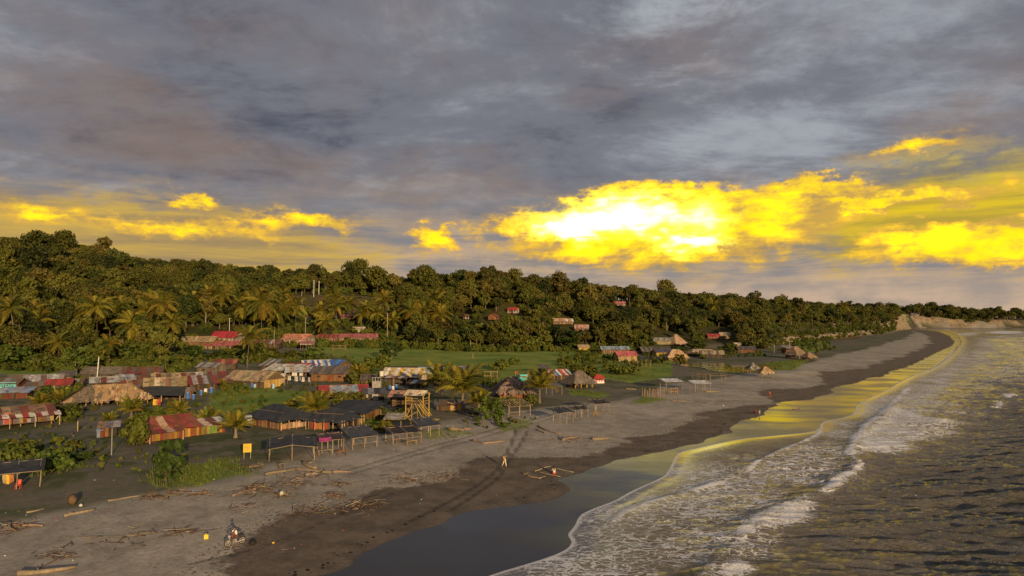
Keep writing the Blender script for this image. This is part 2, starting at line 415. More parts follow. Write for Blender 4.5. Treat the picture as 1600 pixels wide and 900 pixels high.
# ------------------------------------------------------------------ the land: one sheet
def axis(lo, hi, step, growth, far):
    a = list(np.arange(lo, hi, step)); s = step
    while a[-1] < far: s *= growth; a.append(a[-1]+s)
    b = [a[0]]; s = step
    while b[-1] > -far: s *= max(growth, 1.15); b.append(b[-1]-s)
    return np.array(b[:0:-1]+a)
def mat_land():
    m, nt, o = newmat('sand_and_earth'); p = geopos(nt)
    dF, dW, dP = attr(nt, 'sdF'), attr(nt, 'sdW'), attr(nt, 'sdP')
    vil, gr, ea, fo = attr(nt, 'village'), attr(nt, 'grass'), attr(nt, 'earth'), attr(nt, 'forest')
    cl = attr(nt, 'cliff'); tr = attr(nt, 'track')
    n0 = noise(nt, p, 0.06, 4, 0.6); n1 = noise(nt, p, 0.35, 5, 0.62); n2 = noise(nt, p, 2.2, 5, 0.65); n3 = noise(nt, p, 9.0, 3, 0.6)
    dry = mix(nt, (n1*0.6+n0*0.5).ss(0.40, 0.70), (0.27,0.245,0.20), (0.44,0.395,0.325))
    dry = mul3(nt, dry, grey(nt, n2.lin(0.25, 0.75, 0.72, 1.25)))
    damp = mix(nt, n1.ss(0.35, 0.65), (0.120,0.098,0.077), (0.190,0.155,0.120))
    damp = mul3(nt, damp, grey(nt, n2.lin(0.25, 0.75, 0.80, 1.18)))
    c = mix(nt, (dP + (n1-0.5)*5 + (n2-0.5)*2.5 + (noise(nt, p, 0.045, 2, 0.5)-0.5)*16).ss(-0.8, 0.9), damp, dry)
    # torn plant litter thrown up by the tide, densest along the damp edge
    lit = voro(nt, vscale(nt, p, (2.6, 2.6, 2.6)), 1.0)
    band = (dP + (n0-0.5)*9).abs().ss(7.0, 1.0)*n1.ss(0.42, 0.62)
    litter = (lit*1.0 - band*0.30).ss(0.12, 0.04)*band.ss(0.02, 0.3)
    c = mix(nt, litter*0.75, c, mix(nt, n3.ss(0.45, 0.6), (0.030,0.020,0.014), (0.15,0.10,0.065)))
    vg = mix(nt, (n1*0.55+n2*0.35+n0*0.3).ss(0.42, 0.80), (0.125,0.112,0.085), (0.25,0.22,0.168))  # dark wet earth, with some of the village's shade mixed into its tone
    vg = mix(nt, n0.ss(0.41, 0.58)*n1.ss(0.38, 0.55)*0.85, vg, (0.055,0.078,0.022))
    c = mix(nt, (vil + (n1-0.5)*0.5 + (n0-0.5)*0.4).ss(0.36, 0.62), c, vg)
    c = mix(nt, tr.ss(0.25, 0.75)*n2.ss(0.3, 0.6, 0.20, 0.62), c, (0.040,0.034,0.029))
    g = mix(nt, (n0*0.9+n1*0.4).ss(0.45, 0.85), (0.125,0.205,0.032), (0.280,0.310,0.062))
    g = mul3(nt, g, grey(nt, n2.lin(0.25, 0.75, 0.6, 1.4)))
    c = mix(nt, (gr + (n1-0.5)*0.7 + (n2-0.5)*0.4).ss(0.38, 0.62), c, g)
    c = mix(nt, fo, c, mix(nt, n1.ss(0.4, 0.6), (0.040,0.050,0.014), (0.08,0.065,0.024)))
    er = mix(nt, n1.ss(0.35, 0.65), (0.13,0.075,0.045), (0.26,0.125,0.06))
    er = mix(nt, n0.ss(0.38, 0.55)*0.8, er, (0.07,0.075,0.03))
    c = mix(nt, (ea + (n1-0.5)*0.6).ss(0.35, 0.65), c, er)
    strat = noise(nt, vscale(nt, p, (0.03, 0.03, 0.9)), 1.0, 5, 0.6)
    cf = mix(nt, strat.ss(0.4, 0.6), (0.20,0.155,0.105), (0.35,0.275,0.18))
    cf = mul3(nt, cf, grey(nt, noise(nt, vscale(nt, p, (0.14, 0.14, 0.02)), 1.0, 5, 0.65).lin(0.3, 0.7, 0.55, 1.35)))
    c = mix(nt, (cl + (n0-0.5)*0.7).ss(0.4, 0.6), c, cf)
    wet = (dW + (n1-0.5)*0.7 + (noise(nt, p, 0.10, 2, 0.5)-0.5)*5.0).ss(0.25, -0.25)
    c = mix(nt, wet, c, (0.034,0.030,0.028))
    pebble = n2*0.7+n3*0.3
    h = pebble*(1.0-wet) + wet*noise(nt, vscale(nt, p, (0.4, 1.8, 1)), 1.0, 3, 0.5)*0.09
    rough = mix(nt, wet, grey(nt, n1.lin(0, 1, 0.93, 0.97)), grey(nt, noise(nt, vscale(nt, p, (0.05, 0.12, 1)), 1.0, 3, 0.5).ss(0.38, 0.62, 0.10, 0.26)))
    b = pbsdf(nt, o, c, 0.9, h, 0.25, bs=0.55, bd=0.10)
    nt.links.new(rough.k, b.inputs['Roughness'])
    nt.links.new((wet*0.32+0.12).k, b.inputs['Specular IOR Level'])
    return m
def make_land():
    xs = axis(-80, 175, 0.62, 1.016, 9000); ys = axis(44, 190, 0.62, 1.012, 9000)
    X, Y = np.meshgrid(xs, ys); sh = X.shape; X = X.ravel(); Y = Y.ravel()
    dF = sdist(X, Y, LF, BF); Z = terrain(X, Y, dF)
    dW = sdist(X, Y, LW, BW); dP = sdist(X, Y, LP, BP)
    px, De, Dr, Zr = hillparams(X, Y)
    near = (Y > 20)
    forest = np.clip((Y-De-4)/14, 0, 1)*near
    village = np.clip((dF-40-wob(X, Y, 23, 5))/10, 0, 1)*0.95
    village = np.maximum(village*(1-np.clip((Y-200)/60, 0, 1)*0.0), 0)
    g = np.zeros_like(X)
    for P, s, k in GRASS: g = np.maximum(g, soft(X, Y, P, s)*k)
    e = np.zeros_like(X)
    for P, s in EARTH: e = np.maximum(e, soft(X, Y, P, s))
    forest = forest*(1-np.clip(e*2, 0, 1))
    gx = np.gradient(Z.reshape(sh), axis=0)/np.gradient(Y.reshape(sh), axis=0)
    gy = np.gradient(Z.reshape(sh), axis=1)/np.gradient(X.reshape(sh), axis=1)
    slope = np.hypot(gx, gy).ravel()
    cliff = np.clip((slope-0.42)/0.25, 0, 1)*np.clip((px-1190)/20, 0, 1)*near*np.clip(dF/3, 0, 1)
    forest = forest*(1-cliff)
    trk = np.zeros_like(X)
    for P, w in TRACKS:
        W = densify([tuple(G(x, y)[0][:2]) for x, y in P]); d = polydist(X, Y, W)
        trk = np.maximum(trk, np.clip(1.2-d/w, 0, 1))
    Z = Z - 0.10*trk*np.clip((dF-12)/10, 0, 1)
    i = np.arange(len(X)).reshape(sh)
    Q = np.stack([i[:-1,:-1], i[:-1,1:], i[1:,1:], i[1:,:-1]], -1).reshape(-1, 4)
    me = np_mesh('ground', np.stack([X, Y, Z], -1), Q, mat_land(), True,
                 dict(sdF=dF, sdW=dW, sdP=dP, village=village, grass=g, earth=e, forest=forest, cliff=cliff, track=trk))
    o = link(bpy.data.objects.new('ground', me)); tag(o, kind='structure'); return o
GRASS = [([(470,545),(520,530),(620,527),(700,538),(800,543),(900,541),(965,548),(960,584),(905,590),(840,577),(770,598),(700,570),(610,572),(555,568),(520,556)], 5, 1),
         ([(330,612),(400,603),(480,612),(478,640),(400,652),(320,640)], 3, 0.9),
         ([(205,752),(250,728),(330,716),(405,722),(418,742),(330,762),(260,768)], 3.0, 0.6),
         ([(-60,560),(130,562),(210,582),(120,592),(-60,580)], 4, 1),
         ([(1196,566),(1265,561),(1240,579),(1200,578)], 3, 1), ([(955,566),(1050,562),(1050,588),(985,598),(930,590)], 3, 1),
         ([(1240,530),(1290,530),(1300,545),(1262,552)], 4, 1), ([(760,660),(830,652),(850,668),(780,680)], 2.5, .5),
         ([(630,672),(700,668),(760,676),(700,688),(640,690)], 2.2, .48), ([(885,608),(935,612),(958,617),(930,622),(890,617)], 1.2, .9),
         ([(1000,617),(1050,624),(1010,632),(980,630)], 1.2, .6), ([(560,640),(600,650),(610,670),(570,680)], 1.2, .8), ([(0,690),(120,700),(150,730),(0,745)], 2, .7)]
EARTH = [([(418,480),(455,463),(520,462),(600,466),(612,482),(560,492),(480,498)], 5), ([(1215,520),(1290,514),(1350,517),(1340,530),(1240,533)], 3)]
TRACKS = [([(640,815),(690,790),(740,762),(775,735),(790,712),(800,690),(806,672)], 0.42), ([(700,800),(740,775),(780,745),(795,720),(812,695),(825,672)], 0.42),
          ([(540,735),(620,712),(700,690),(780,668),(860,648),(950,622),(1030,604)], 0.30), ([(545,741),(630,716),(710,694),(790,672),(870,651)], 0.30),
          ([(300,880),(420,850),(540,800),(640,760)], 0.22)]
make_land()
# ------------------------------------------------------------------ the sea
FOAM_POLY = [([(1318,714),(1345,674),(1392,634),(1425,642),(1484,657),(1490,671),(1440,690),(1400,706),(1350,710)], 2.0, 0.66),
             ([(1328,644),(1345,628),(1388,616),(1425,622),(1405,640),(1370,655),(1342,656)], 2.2, 0.52),
             ([(1166,834),(1195,812),(1240,786),(1276,782),(1265,800),(1272,820),(1225,827)], 1.2, 0.74),
             ([(1300,748),(1328,738),(1345,727),(1342,738),(1318,752)], 0.5, 0.9),
             ([(1095,908),(1150,876),(1170,882),(1185,893),(1150,912)], 0.7, 0.85),
             ([(1545,636),(1560,628),(1572,630),(1566,640)], 0.8, 0.7), ([(1562,618),(1582,614),(1592,618),(1575,622)], 0.9, 0.7),
             ([(1430,603),(1470,596),(1500,601),(1480,607),(1440,608)], 1.5, 0.45), ([(1535,520),(1560,517),(1600,518),(1600,521),(1560,522)], 6, 0.8),
             ([(1490,522),(1520,519),(1535,521),(1510,526)], 5, 0.6),
             ([(700,1000),(770,905),(900,808),(1060,730),(1240,700),(1325,655),(1340,690),(1310,745),(1230,785),(1150,860),(1080,910),(1000,1000)], 6, 0.52),
             ([(1340,680),(1330,640),(1420,600),(1480,565),(1505,540),(1530,560),(1500,610),(1490,660)], 7, 0.50), ([(1480,560),(1530,526),(1600,520),(1700,530),(1700,580),(1600,606),(1480,625)], 12, 0.36)]
FOAM_LINE = [([(960,815),(1000,791),(1100,763),(1160,743),(1190,719),(1245,696),(1275,681),(1286,668)], 0.55, 0.85),
             ([(905,860),(960,842),(1000,832),(1060,830)], 0.35, 0.6), ([(1165,834),(1200,806),(1250,782),(1290,770),(1318,748),(1346,728)], 0.8, 0.80), ([(1040,950),(1098,906),(1165,836)], 0.5, 0.6), ([(1345,728),(1330,712)], 0.6, 0.8),
             ([(1326,714),(1347,672),(1392,634),(1420,606)], 0.8, 0.8)]
CREST = [([(1030,960),(1098,905),(1165,836),(1215,797),(1290,768),(1345,728),(1335,700),(1352,672),(1400,634)], 0.5, 1.5),
         ([(1180,960),(1290,860),(1400,800),(1520,740),(1640,690)], 0.22, 2.6), ([(960,815),(1000,791),(1100,763),(1190,719),(1245,696),(1290,668)], 0.28, 1.0),
         ([(1430,690),(1500,640),(1560,632),(1640,612)], 0.35, 3), ([(1600,905),(1500,860),(1420,850),(1330,880)], 0.3, 2.2)]
def mat_sea():
    m, nt, o = newmat('sea_water'); p = geopos(nt)
    fd, dF = attr(nt, 'foam'), attr(nt, 'sdF')
    w1 = vadd(nt, p, vscale(nt, noise(nt, p, 0.35, 3, 0.5, 0, True), (3.0, 3.0, 0)))
    rip = noise(nt, vscale(nt, vadd(nt, w1, xyz(nt, 0.0, sep(nt, w1)[0]*0.22, 0.0)), (0.55, 2.3, 1)), 1.0, 6, 0.62, 0.4)
    rip2 = noise(nt, vscale(nt, p, (1.1, 4.2, 1)), 1.0, 4, 0.6, 0.3)
    st = vscale(nt, w1, (0.55, 1.25, 1))
    lace = noise(nt, st, 2.1, 7, 0.72, 1.6)
    ve = voro(nt, vadd(nt, st, vscale(nt, noise(nt, p, 1.1, 3, 0.6, 0, True), (1.3, 1.3, 0))), 1.35, 'DISTANCE_TO_EDGE')
    fine = noise(nt, p, 4.5, 5, 0.7)
    net = ve.ss(0.16, 0.0)
    patch = noise(nt, p, 0.11, 3, 0.55)
    dens = fd*patch.lin(0.3, 0.7, 0.72, 1.25)
    f = (lace*0.66 + net*0.36 + fine*0.30 + dens*0.80 - 0.90).ss(0.0, 0.30)
    f = f*fd.ss(0.04, 0.2)
    edge = (dF + (fine-0.5)*0.7 + (lace-0.5)*0.6 + 0.42).abs().ss(0.42, 0.08)
    f = f.max(edge*0.85)
    deep = mix(nt, dF.ss(-8, -45), (0.185,0.162,0.132), (0.100,0.095,0.076))
    h = (1.0 - (rip*2.0-1.0).abs())*0.55 + rip*0.35 + (1.0 - (rip2*2.0-1.0).abs())*0.22
    calm = dF.ss(-1.0, -14.0)
    b = pbsdf(nt, None, deep, 0.07, h*calm, 0.55, bs=1.0, bd=0.75)
    b.inputs['IOR'].default_value = 1.33
    fb = nt.nodes.new('ShaderNodeBsdfDiffuse')
    setin(nt, fb.inputs[0], mix(nt, fine.ss(0.3, 0.7), (0.66,0.67,0.70), (0.95,0.95,0.95)))
    bn = nt.nodes.new('ShaderNodeBump'); bn.inputs['Strength'].default_value = 0.8; bn.inputs['Distance'].default_value = 0.15
    nt.links.new((fine+lace).k, bn.inputs['Height']); nt.links.new(bn.outputs[0], fb.inputs['Normal'])
    mx = nt.nodes.new('ShaderNodeMixShader'); nt.links.new((f*0.97).k, mx.inputs[0])
    nt.links.new(b.outputs[0], mx.inputs[1]); nt.links.new(fb.outputs[0], mx.inputs[2])
    nt.links.new(mx.outputs[0], o.inputs[0]); return m
def make_sea():
    xs = axis(-30, 150, 0.42, 1.013, 12000)
    ys = list(np.arange(46, 125, 0.30)); s = 0.30
    while ys[-1] < 12000: s *= (1.010 if ys[-1] < 700 else 1.05); ys.append(ys[-1]+s)
    b = [46]; s = 0.3
    while b[-1] > -9000: s *= 1.25; b.append(b[-1]-s)
    ys = np.array(b[:0:-1]+ys)
    X, Y = np.meshgrid(xs, ys); sh = X.shape; X = X.ravel(); Y = Y.ravel()
    dF = sdist(X, Y, LF, BF)
    off = -dF
    a = np.clip((off-1)/45, 0, 1); a = a*a*(3-2*a)
    fade = np.clip(1.4-Y/900, 0.12, 1)
    rs = np.random.default_rng(3); Z = np.zeros_like(X)
    cx, cy = -0.80, 0.60                       # towards the shore
    for lam, amp, spread, n in ((34, 0.22, 10, 3), (15, 0.18, 18, 3), (8.0, 0.15, 24, 4), (4.4, 0.10, 28, 5), (2.4, 0.055, 34, 5)):
        for k in range(n):
            th = math.atan2(0.95, 0.22) + R(rs.uniform(-spread, spread)) if lam < 16 else math.atan2(cy, cx)+R(rs.uniform(-spread, spread))
            l = lam*rs.uniform(0.8, 1.25); kx, ky = math.cos(th)*2*math.pi/l, math.sin(th)*2*math.pi/l
            ph = rs.uniform(0, 6.28)
            w = np.sin(kx*X+ky*Y+ph+0.9*np.sin(X/(l*2.3)+ph)+0.8*np.sin(Y/(l*2.9)+2*ph))
            Z += amp*(1-2*np.abs(w)**0.85+0.2)*0.75 if lam < 12 else amp*w
    Z = Z*a*fade*1.1
    foam = np.zeros_like(X)
    act = (Y > 30) & (Y < 1600) & (off > -5)
    xa, ya = X[act], Y[act]; fa = np.zeros(len(xa)); za = np.zeros(len(xa))
    for P, s, k in FOAM_POLY:
        W = [tuple(float(v) for v in onplane(x, y, 0)) for x, y in P]
        d = polydist(xa, ya, W+[W[0]]); d = np.where(inside(xa, ya, W), d, -d)+wob(xa, ya, 3.1, s*0.8)+wob(xa, ya, 1.1, s*0.3)
        fa = np.maximum(fa, np.clip(0.5+d/(2*s), 0, 1)*k)
    for P, s, k in FOAM_LINE:
        W = densify([tuple(float(v) for v in onplane(x, y, 0)) for x, y in P])
        d = np.abs(polydist(xa, ya, W)+wob(xa, ya, 2.3, s*0.7)); fa = np.maximum(fa, np.exp(-(d/s)**2)*k)
    for P, h, s in CREST:
        W = densify([tuple(float(v) for v in onplane(x, y, 0)) for x, y in P])
        d = polydist(xa, ya, W)+wob(xa, ya, 4.1, s*0.5); za += h*np.exp(-(d/s)**2)*(0.75+0.4*wob(xa, ya, 5.5, 1))
    foam[act] = fa; Z[act] += za*np.clip(off[act]/6, 0, 1)*0.8
    Z += 0.10*foam*np.clip(off/5, 0, 1)*(1+wob(X, Y, 0.9, 0.6))
    Z += np.clip((off-0.0)/3, -0.6, 1)*0.05 - 0.015
    Z = np.where(dF > 0.3, -0.4-0.02*np.maximum(dF, 0), Z)
    i = np.arange(len(X)).reshape(sh)
    Q = np.stack([i[:-1,:-1], i[:-1,1:], i[1:,1:], i[1:,:-1]], -1).reshape(-1, 4)
    keep = (dF[Q] < 3).any(1); Q = Q[keep]
    u, inv = np.unique(Q, return_inverse=True); Q = inv.reshape(Q.shape)
    me = np_mesh('sea', np.stack([X, Y, Z], -1)[u], Q, mat_sea(), True, dict(sdF=dF[u], foam=foam[u]))
    print('sea quads', len(Q))
    o = link(bpy.data.objects.new('sea', me)); tag(o, kind='structure'); return o
make_sea()
# ------------------------------------------------------------------ broadleaf trees and shrubs
def crown_mesh(name, rs, R_, H, lobes, leaves, leaf, mat, flat=0.75, open_=0.0):
    """leaf-sized bent quads on many small clumps through an uneven crown; origin at the crown's underside centre"""
    V = []; n_per = leaves//lobes
    for k in range(lobes):
        a = rs.uniform(0, 6.283); q = math.sqrt(rs.uniform(0.0, 1)); hh = rs.uniform(0.12, 1.0)
        lim = math.sqrt(max(0.05, 1-(max(hh-0.38, 0)/0.72)**2))*(0.72 if hh < 0.3 else 1)
        c = np.array([math.cos(a)*q*lim*R_*0.80, math.sin(a)*q*lim*R_*0.80, hh*H*0.86])
        r = R_*rs.uniform(0.20, 0.42)*(1-open_*0.4)
        d = rs.normal(size=(n_per, 3)); d[:, 2] += 0.35; d /= np.linalg.norm(d, axis=1)[:, None]
        rad = r*rs.uniform(0.62, 1.12, n_per)[:, None]
        P = c + d*rad*np.array([1, 1, flat])
        nrm = d*1.0 + rs.normal(size=(n_per, 3))*0.55; nrm /= np.linalg.norm(nrm, axis=1)[:, None]
        t = np.cross(nrm, rs.normal(size=(n_per, 3))); t /= np.linalg.norm(t, axis=1)[:, None]
        b = np.cross(nrm, t); s = leaf*rs.uniform(0.6, 1.35, n_per)[:, None]
        droop = nrm*s*-0.25
        V.append(np.stack([P - t*s + droop, P - b*s*0.62, P + t*s + droop, P + b*s*0.62], 1).reshape(-1, 3))
    V = np.concatenate(V); V[:, 2] = np.maximum(V[:, 2], -0.12*H)
    return np_mesh(name, V, np.arange(len(V)).reshape(-1, 4), mat, False)
def trunk_mesh(name, rs, h, r0, spread, crown_h, limbs=4):
    m = MB(); top = Vector((rs.uniform(-.3, .3), rs.uniform(-.3, .3), h))
    m.tube([(0,0,-0.5), (rs.uniform(-.15,.15), rs.uniform(-.15,.15), h*0.5), top, top+Vector((0,0,crown_h*0.45))], [r0*1.3, r0, r0*0.75, r0*0.25], 6)
    for k in range(limbs):
        a = k*6.283/limbs+rs.uniform(-.5, .5); p0 = top-Vector((0, 0, h*rs.uniform(0.02, 0.22)))
        e = top+Vector((math.cos(a)*spread*0.6, math.sin(a)*spread*0.6, crown_h*rs.uniform(0.25, 0.6)))
        m.tube([p0, p0.lerp(e, 0.5)+Vector((0,0,-0.2)), e], [r0*0.55, r0*0.4, r0*0.14], 5)
    return m.mesh(name, M_BARK, True)
_rs = np.random.default_rng(11)
TREES = []      # crown, trunk, crown radius, total height, trunk height
for k, (Rr, Hh, th, lob, lv, op) in enumerate(((4.6, 6.0, 5.0, 24, 1500, 0), (5.6, 6.2, 5.6, 30, 1800, 0), (3.6, 6.6, 5.0, 20, 1300, 0), (5.2, 4.4, 8.2, 18, 1050, 0.5), (4.2, 5.2, 6.0, 15, 950, 0.6), (6.4, 7.0, 5.4, 34, 2000, 0.1))):
    TREES.append((crown_mesh('crown', _rs, Rr, Hh, lob, lv, 0.50, M_LEAF, 0.72, op), trunk_mesh('trunk', _rs, th, 0.20+0.02*Rr, Rr, Hh), Rr, th+Hh*0.8, th))
SHRUBS = []
for k, (Rr, Hh, lob, lv) in enumerate(((1.5, 2.3, 16, 900), (1.8, 1.9, 18, 1000), (1.2, 2.6, 13, 800))):
    SHRUBS.append((crown_mesh('crown', _rs, Rr, Hh, lob, lv, 0.20, M_SHRUB, 0.85), trunk_mesh('stem', _rs, 0.5, 0.06, Rr, Hh*0.8, 4), Rr, Hh))
def tree(kind, pos, scale, rz, label, group=None, name='broadleaf_tree', cat='tree', sz=1.0):
    c, t, Rr, H, th = TREES[kind]
    root = empty(name, pos, rz, label, cat, group); root.scale = (scale, scale, scale*sz)
    part('crown', c, root, loc=(0, 0, th*0.80)); part('trunk', t, root); return root
def shrub(kind, px, py, w_px, label, h=1.0, group=None, name='shrub', cat='shrub', trunk_up=0.0):
    p, s = G(px, py); c, t, Rr, H = SHRUBS[kind]; k = 1.22*w_px*s/(2*Rr)
    root = empty(name, p, _rs.uniform(0, 6), label, cat, group); root.scale = (k, k, k*h)
    part('crown', c, root, loc=(0, 0, 0.15+trunk_up)); part('stem', t, root, scale=(1, 1, 1+trunk_up*1.2)); return root
# ------------------------------------------------------------------ palms
def frond_mesh(droop, rs, n=20, wide=0.27, mat=None):
    """unit frond: arching rib with a comb of leaflets on both sides"""
    pts = []
    ang = 0.0; p = np.zeros(3); ds = 1.0/n
    for i in range(n+1):
        pts.append(p.copy()); a = -droop*(i/n)**1.3
        p = p+np.array([math.cos(a), 0, math.sin(a)])*ds
    V = []; Fq = []
    for i in range(n):
        for w0 in (-1, 1):
            a, b = pts[i], pts[i+1]; V += [a+[0, w0*0.006, 0.0], b+[0, w0*0.004, 0.0], b+[0, 0, 0.010], a+[0, 0, 0.012]]; k = len(V); Fq.append((k-4, k-3, k-2, k-1))
    for i in range(1, n+1):
        t = i/n; L = wide*(math.sin(math.pi*min(1, 0.16+0.84*t))**0.6+0.12)*rs.uniform(0.85, 1.1)
        for s in (-1, 1):
            for sub in (0.0, 0.5):
                a = pts[i-1]*(1-sub)+pts[i]*sub; w = 0.013
                fwd = np.array([0.55, s*0.80, -0.35-0.35*rs.uniform(0, 1)]); fwd /= np.linalg.norm(fwd)
                side = np.array([0.8, -s*0.5, 0.1])*w
                mid = a+fwd*L*0.55; tip = a+fwd*L+np.array([0, 0, -0.22*L])
                V += [a-side*0.6, a+side*0.6, mid+side, mid-side]; k = len(V); Fq.append((k-4, k-3, k-2, k-1))
                V += [mid-side, mid+side, tip+side*0.2, tip-side*0.2]; k = len(V); Fq.append((k-4, k-3, k-2, k-1))
    return np_mesh('frond', np.array(V), np.array(Fq), mat or M_PALM, False)
FRONDS = [frond_mesh(d, _rs) for d in (0.65, 1.1, 1.7)]
BLADES = [frond_mesh(d, _rs, 8, 0.16, M_SHRUB) for d in (0.7, 1.2)]
def palm(px, py, h_px, crown_px, label, group=None, lean=0.06, n=18, name='coconut_palm', young=False):
    p, s = G(px, py); h = h_px*s; L = crown_px*s*0.5*(1.3 if young else 1.3)
    rz = _rs.uniform(0, 6.28)
    root = empty(name, p, 0, label, 'palm tree', group)
    m = MB(); dx, dy = lean*h*math.cos(rz), lean*h*math.sin(rz)*0.4
    r0 = 0.30 if young else 0.17
    m.tube([(0,0,-0.4), (0,0,0.1), (dx*0.15, dy*0.15, h*0.35), (dx*0.5, dy*0.5, h*0.7), (dx, dy, h)], [r0*1.5, r0*1.25, r0*0.85, r0*0.75, r0*0.7], 7)
    part('trunk', m.mesh('trunk', M_BARK, True), root)
    for k in range(n):
        t = k/(n-1); pit = R(78)-t*R(115) if not young else R(84)-t*R(62)
        a = k*2.39996+rz; me = FRONDS[1 if t < 0.35 else (2 if t < 0.75 else 1)] if not young else FRONDS[0 if t < 0.4 else 1 if t < .8 else 2]
        sc_ = L*_rs.uniform(0.88, 1.12)*(0.85 if t < 0.2 else 1)
        o = part('frond', me, root, loc=(dx, dy, h-0.05*k/n), scale=(sc_, sc_, sc_))
        o.rotation_euler = (_rs.uniform(-.3, .3), -pit, a)
    return root
def banana(px, py, h_px, label, group=None):
    p, s = G(px, py); h = h_px*s; root = empty('banana_plant', p, 0, label, 'plant', group)
    m = MB(); m.tube([(0,0,-0.2), (0,0,h*0.35), (0.05,0,h*0.55)], [0.14, 0.11, 0.06], 6); part('stem', m.mesh('stem', M_SHRUB, True), root)
    for k in range(7):
        o = part('leaf', BANANA, root, loc=(0,0,h*0.5), scale=(h*0.62,)*3); o.rotation_euler = (0, -R(_rs.uniform(28, 75)), k*2.4)
    return root
def banana_leaf():
    V = []; Fq = []; n = 8; p = np.zeros(3)
    for i in range(n+1):
        t = i/n; w = 0.15*math.sin(math.pi*min(1, t*0.92+0.08))**0.7; a = -1.3*t**1.5
        V += [p+[0, -w, -w*0.45], p, p+[0, w, -w*0.45]]
        p = p+np.array([math.cos(a), 0, math.sin(a)])/n
    for i in range(n):
        for j in (0, 1): Fq.append((i*3+j, i*3+j+1, i*3+j+4, i*3+j+3))
    return np_mesh('leaf', np.array(V), np.array(Fq), M_SHRUB, False)
BANANA = banana_leaf()
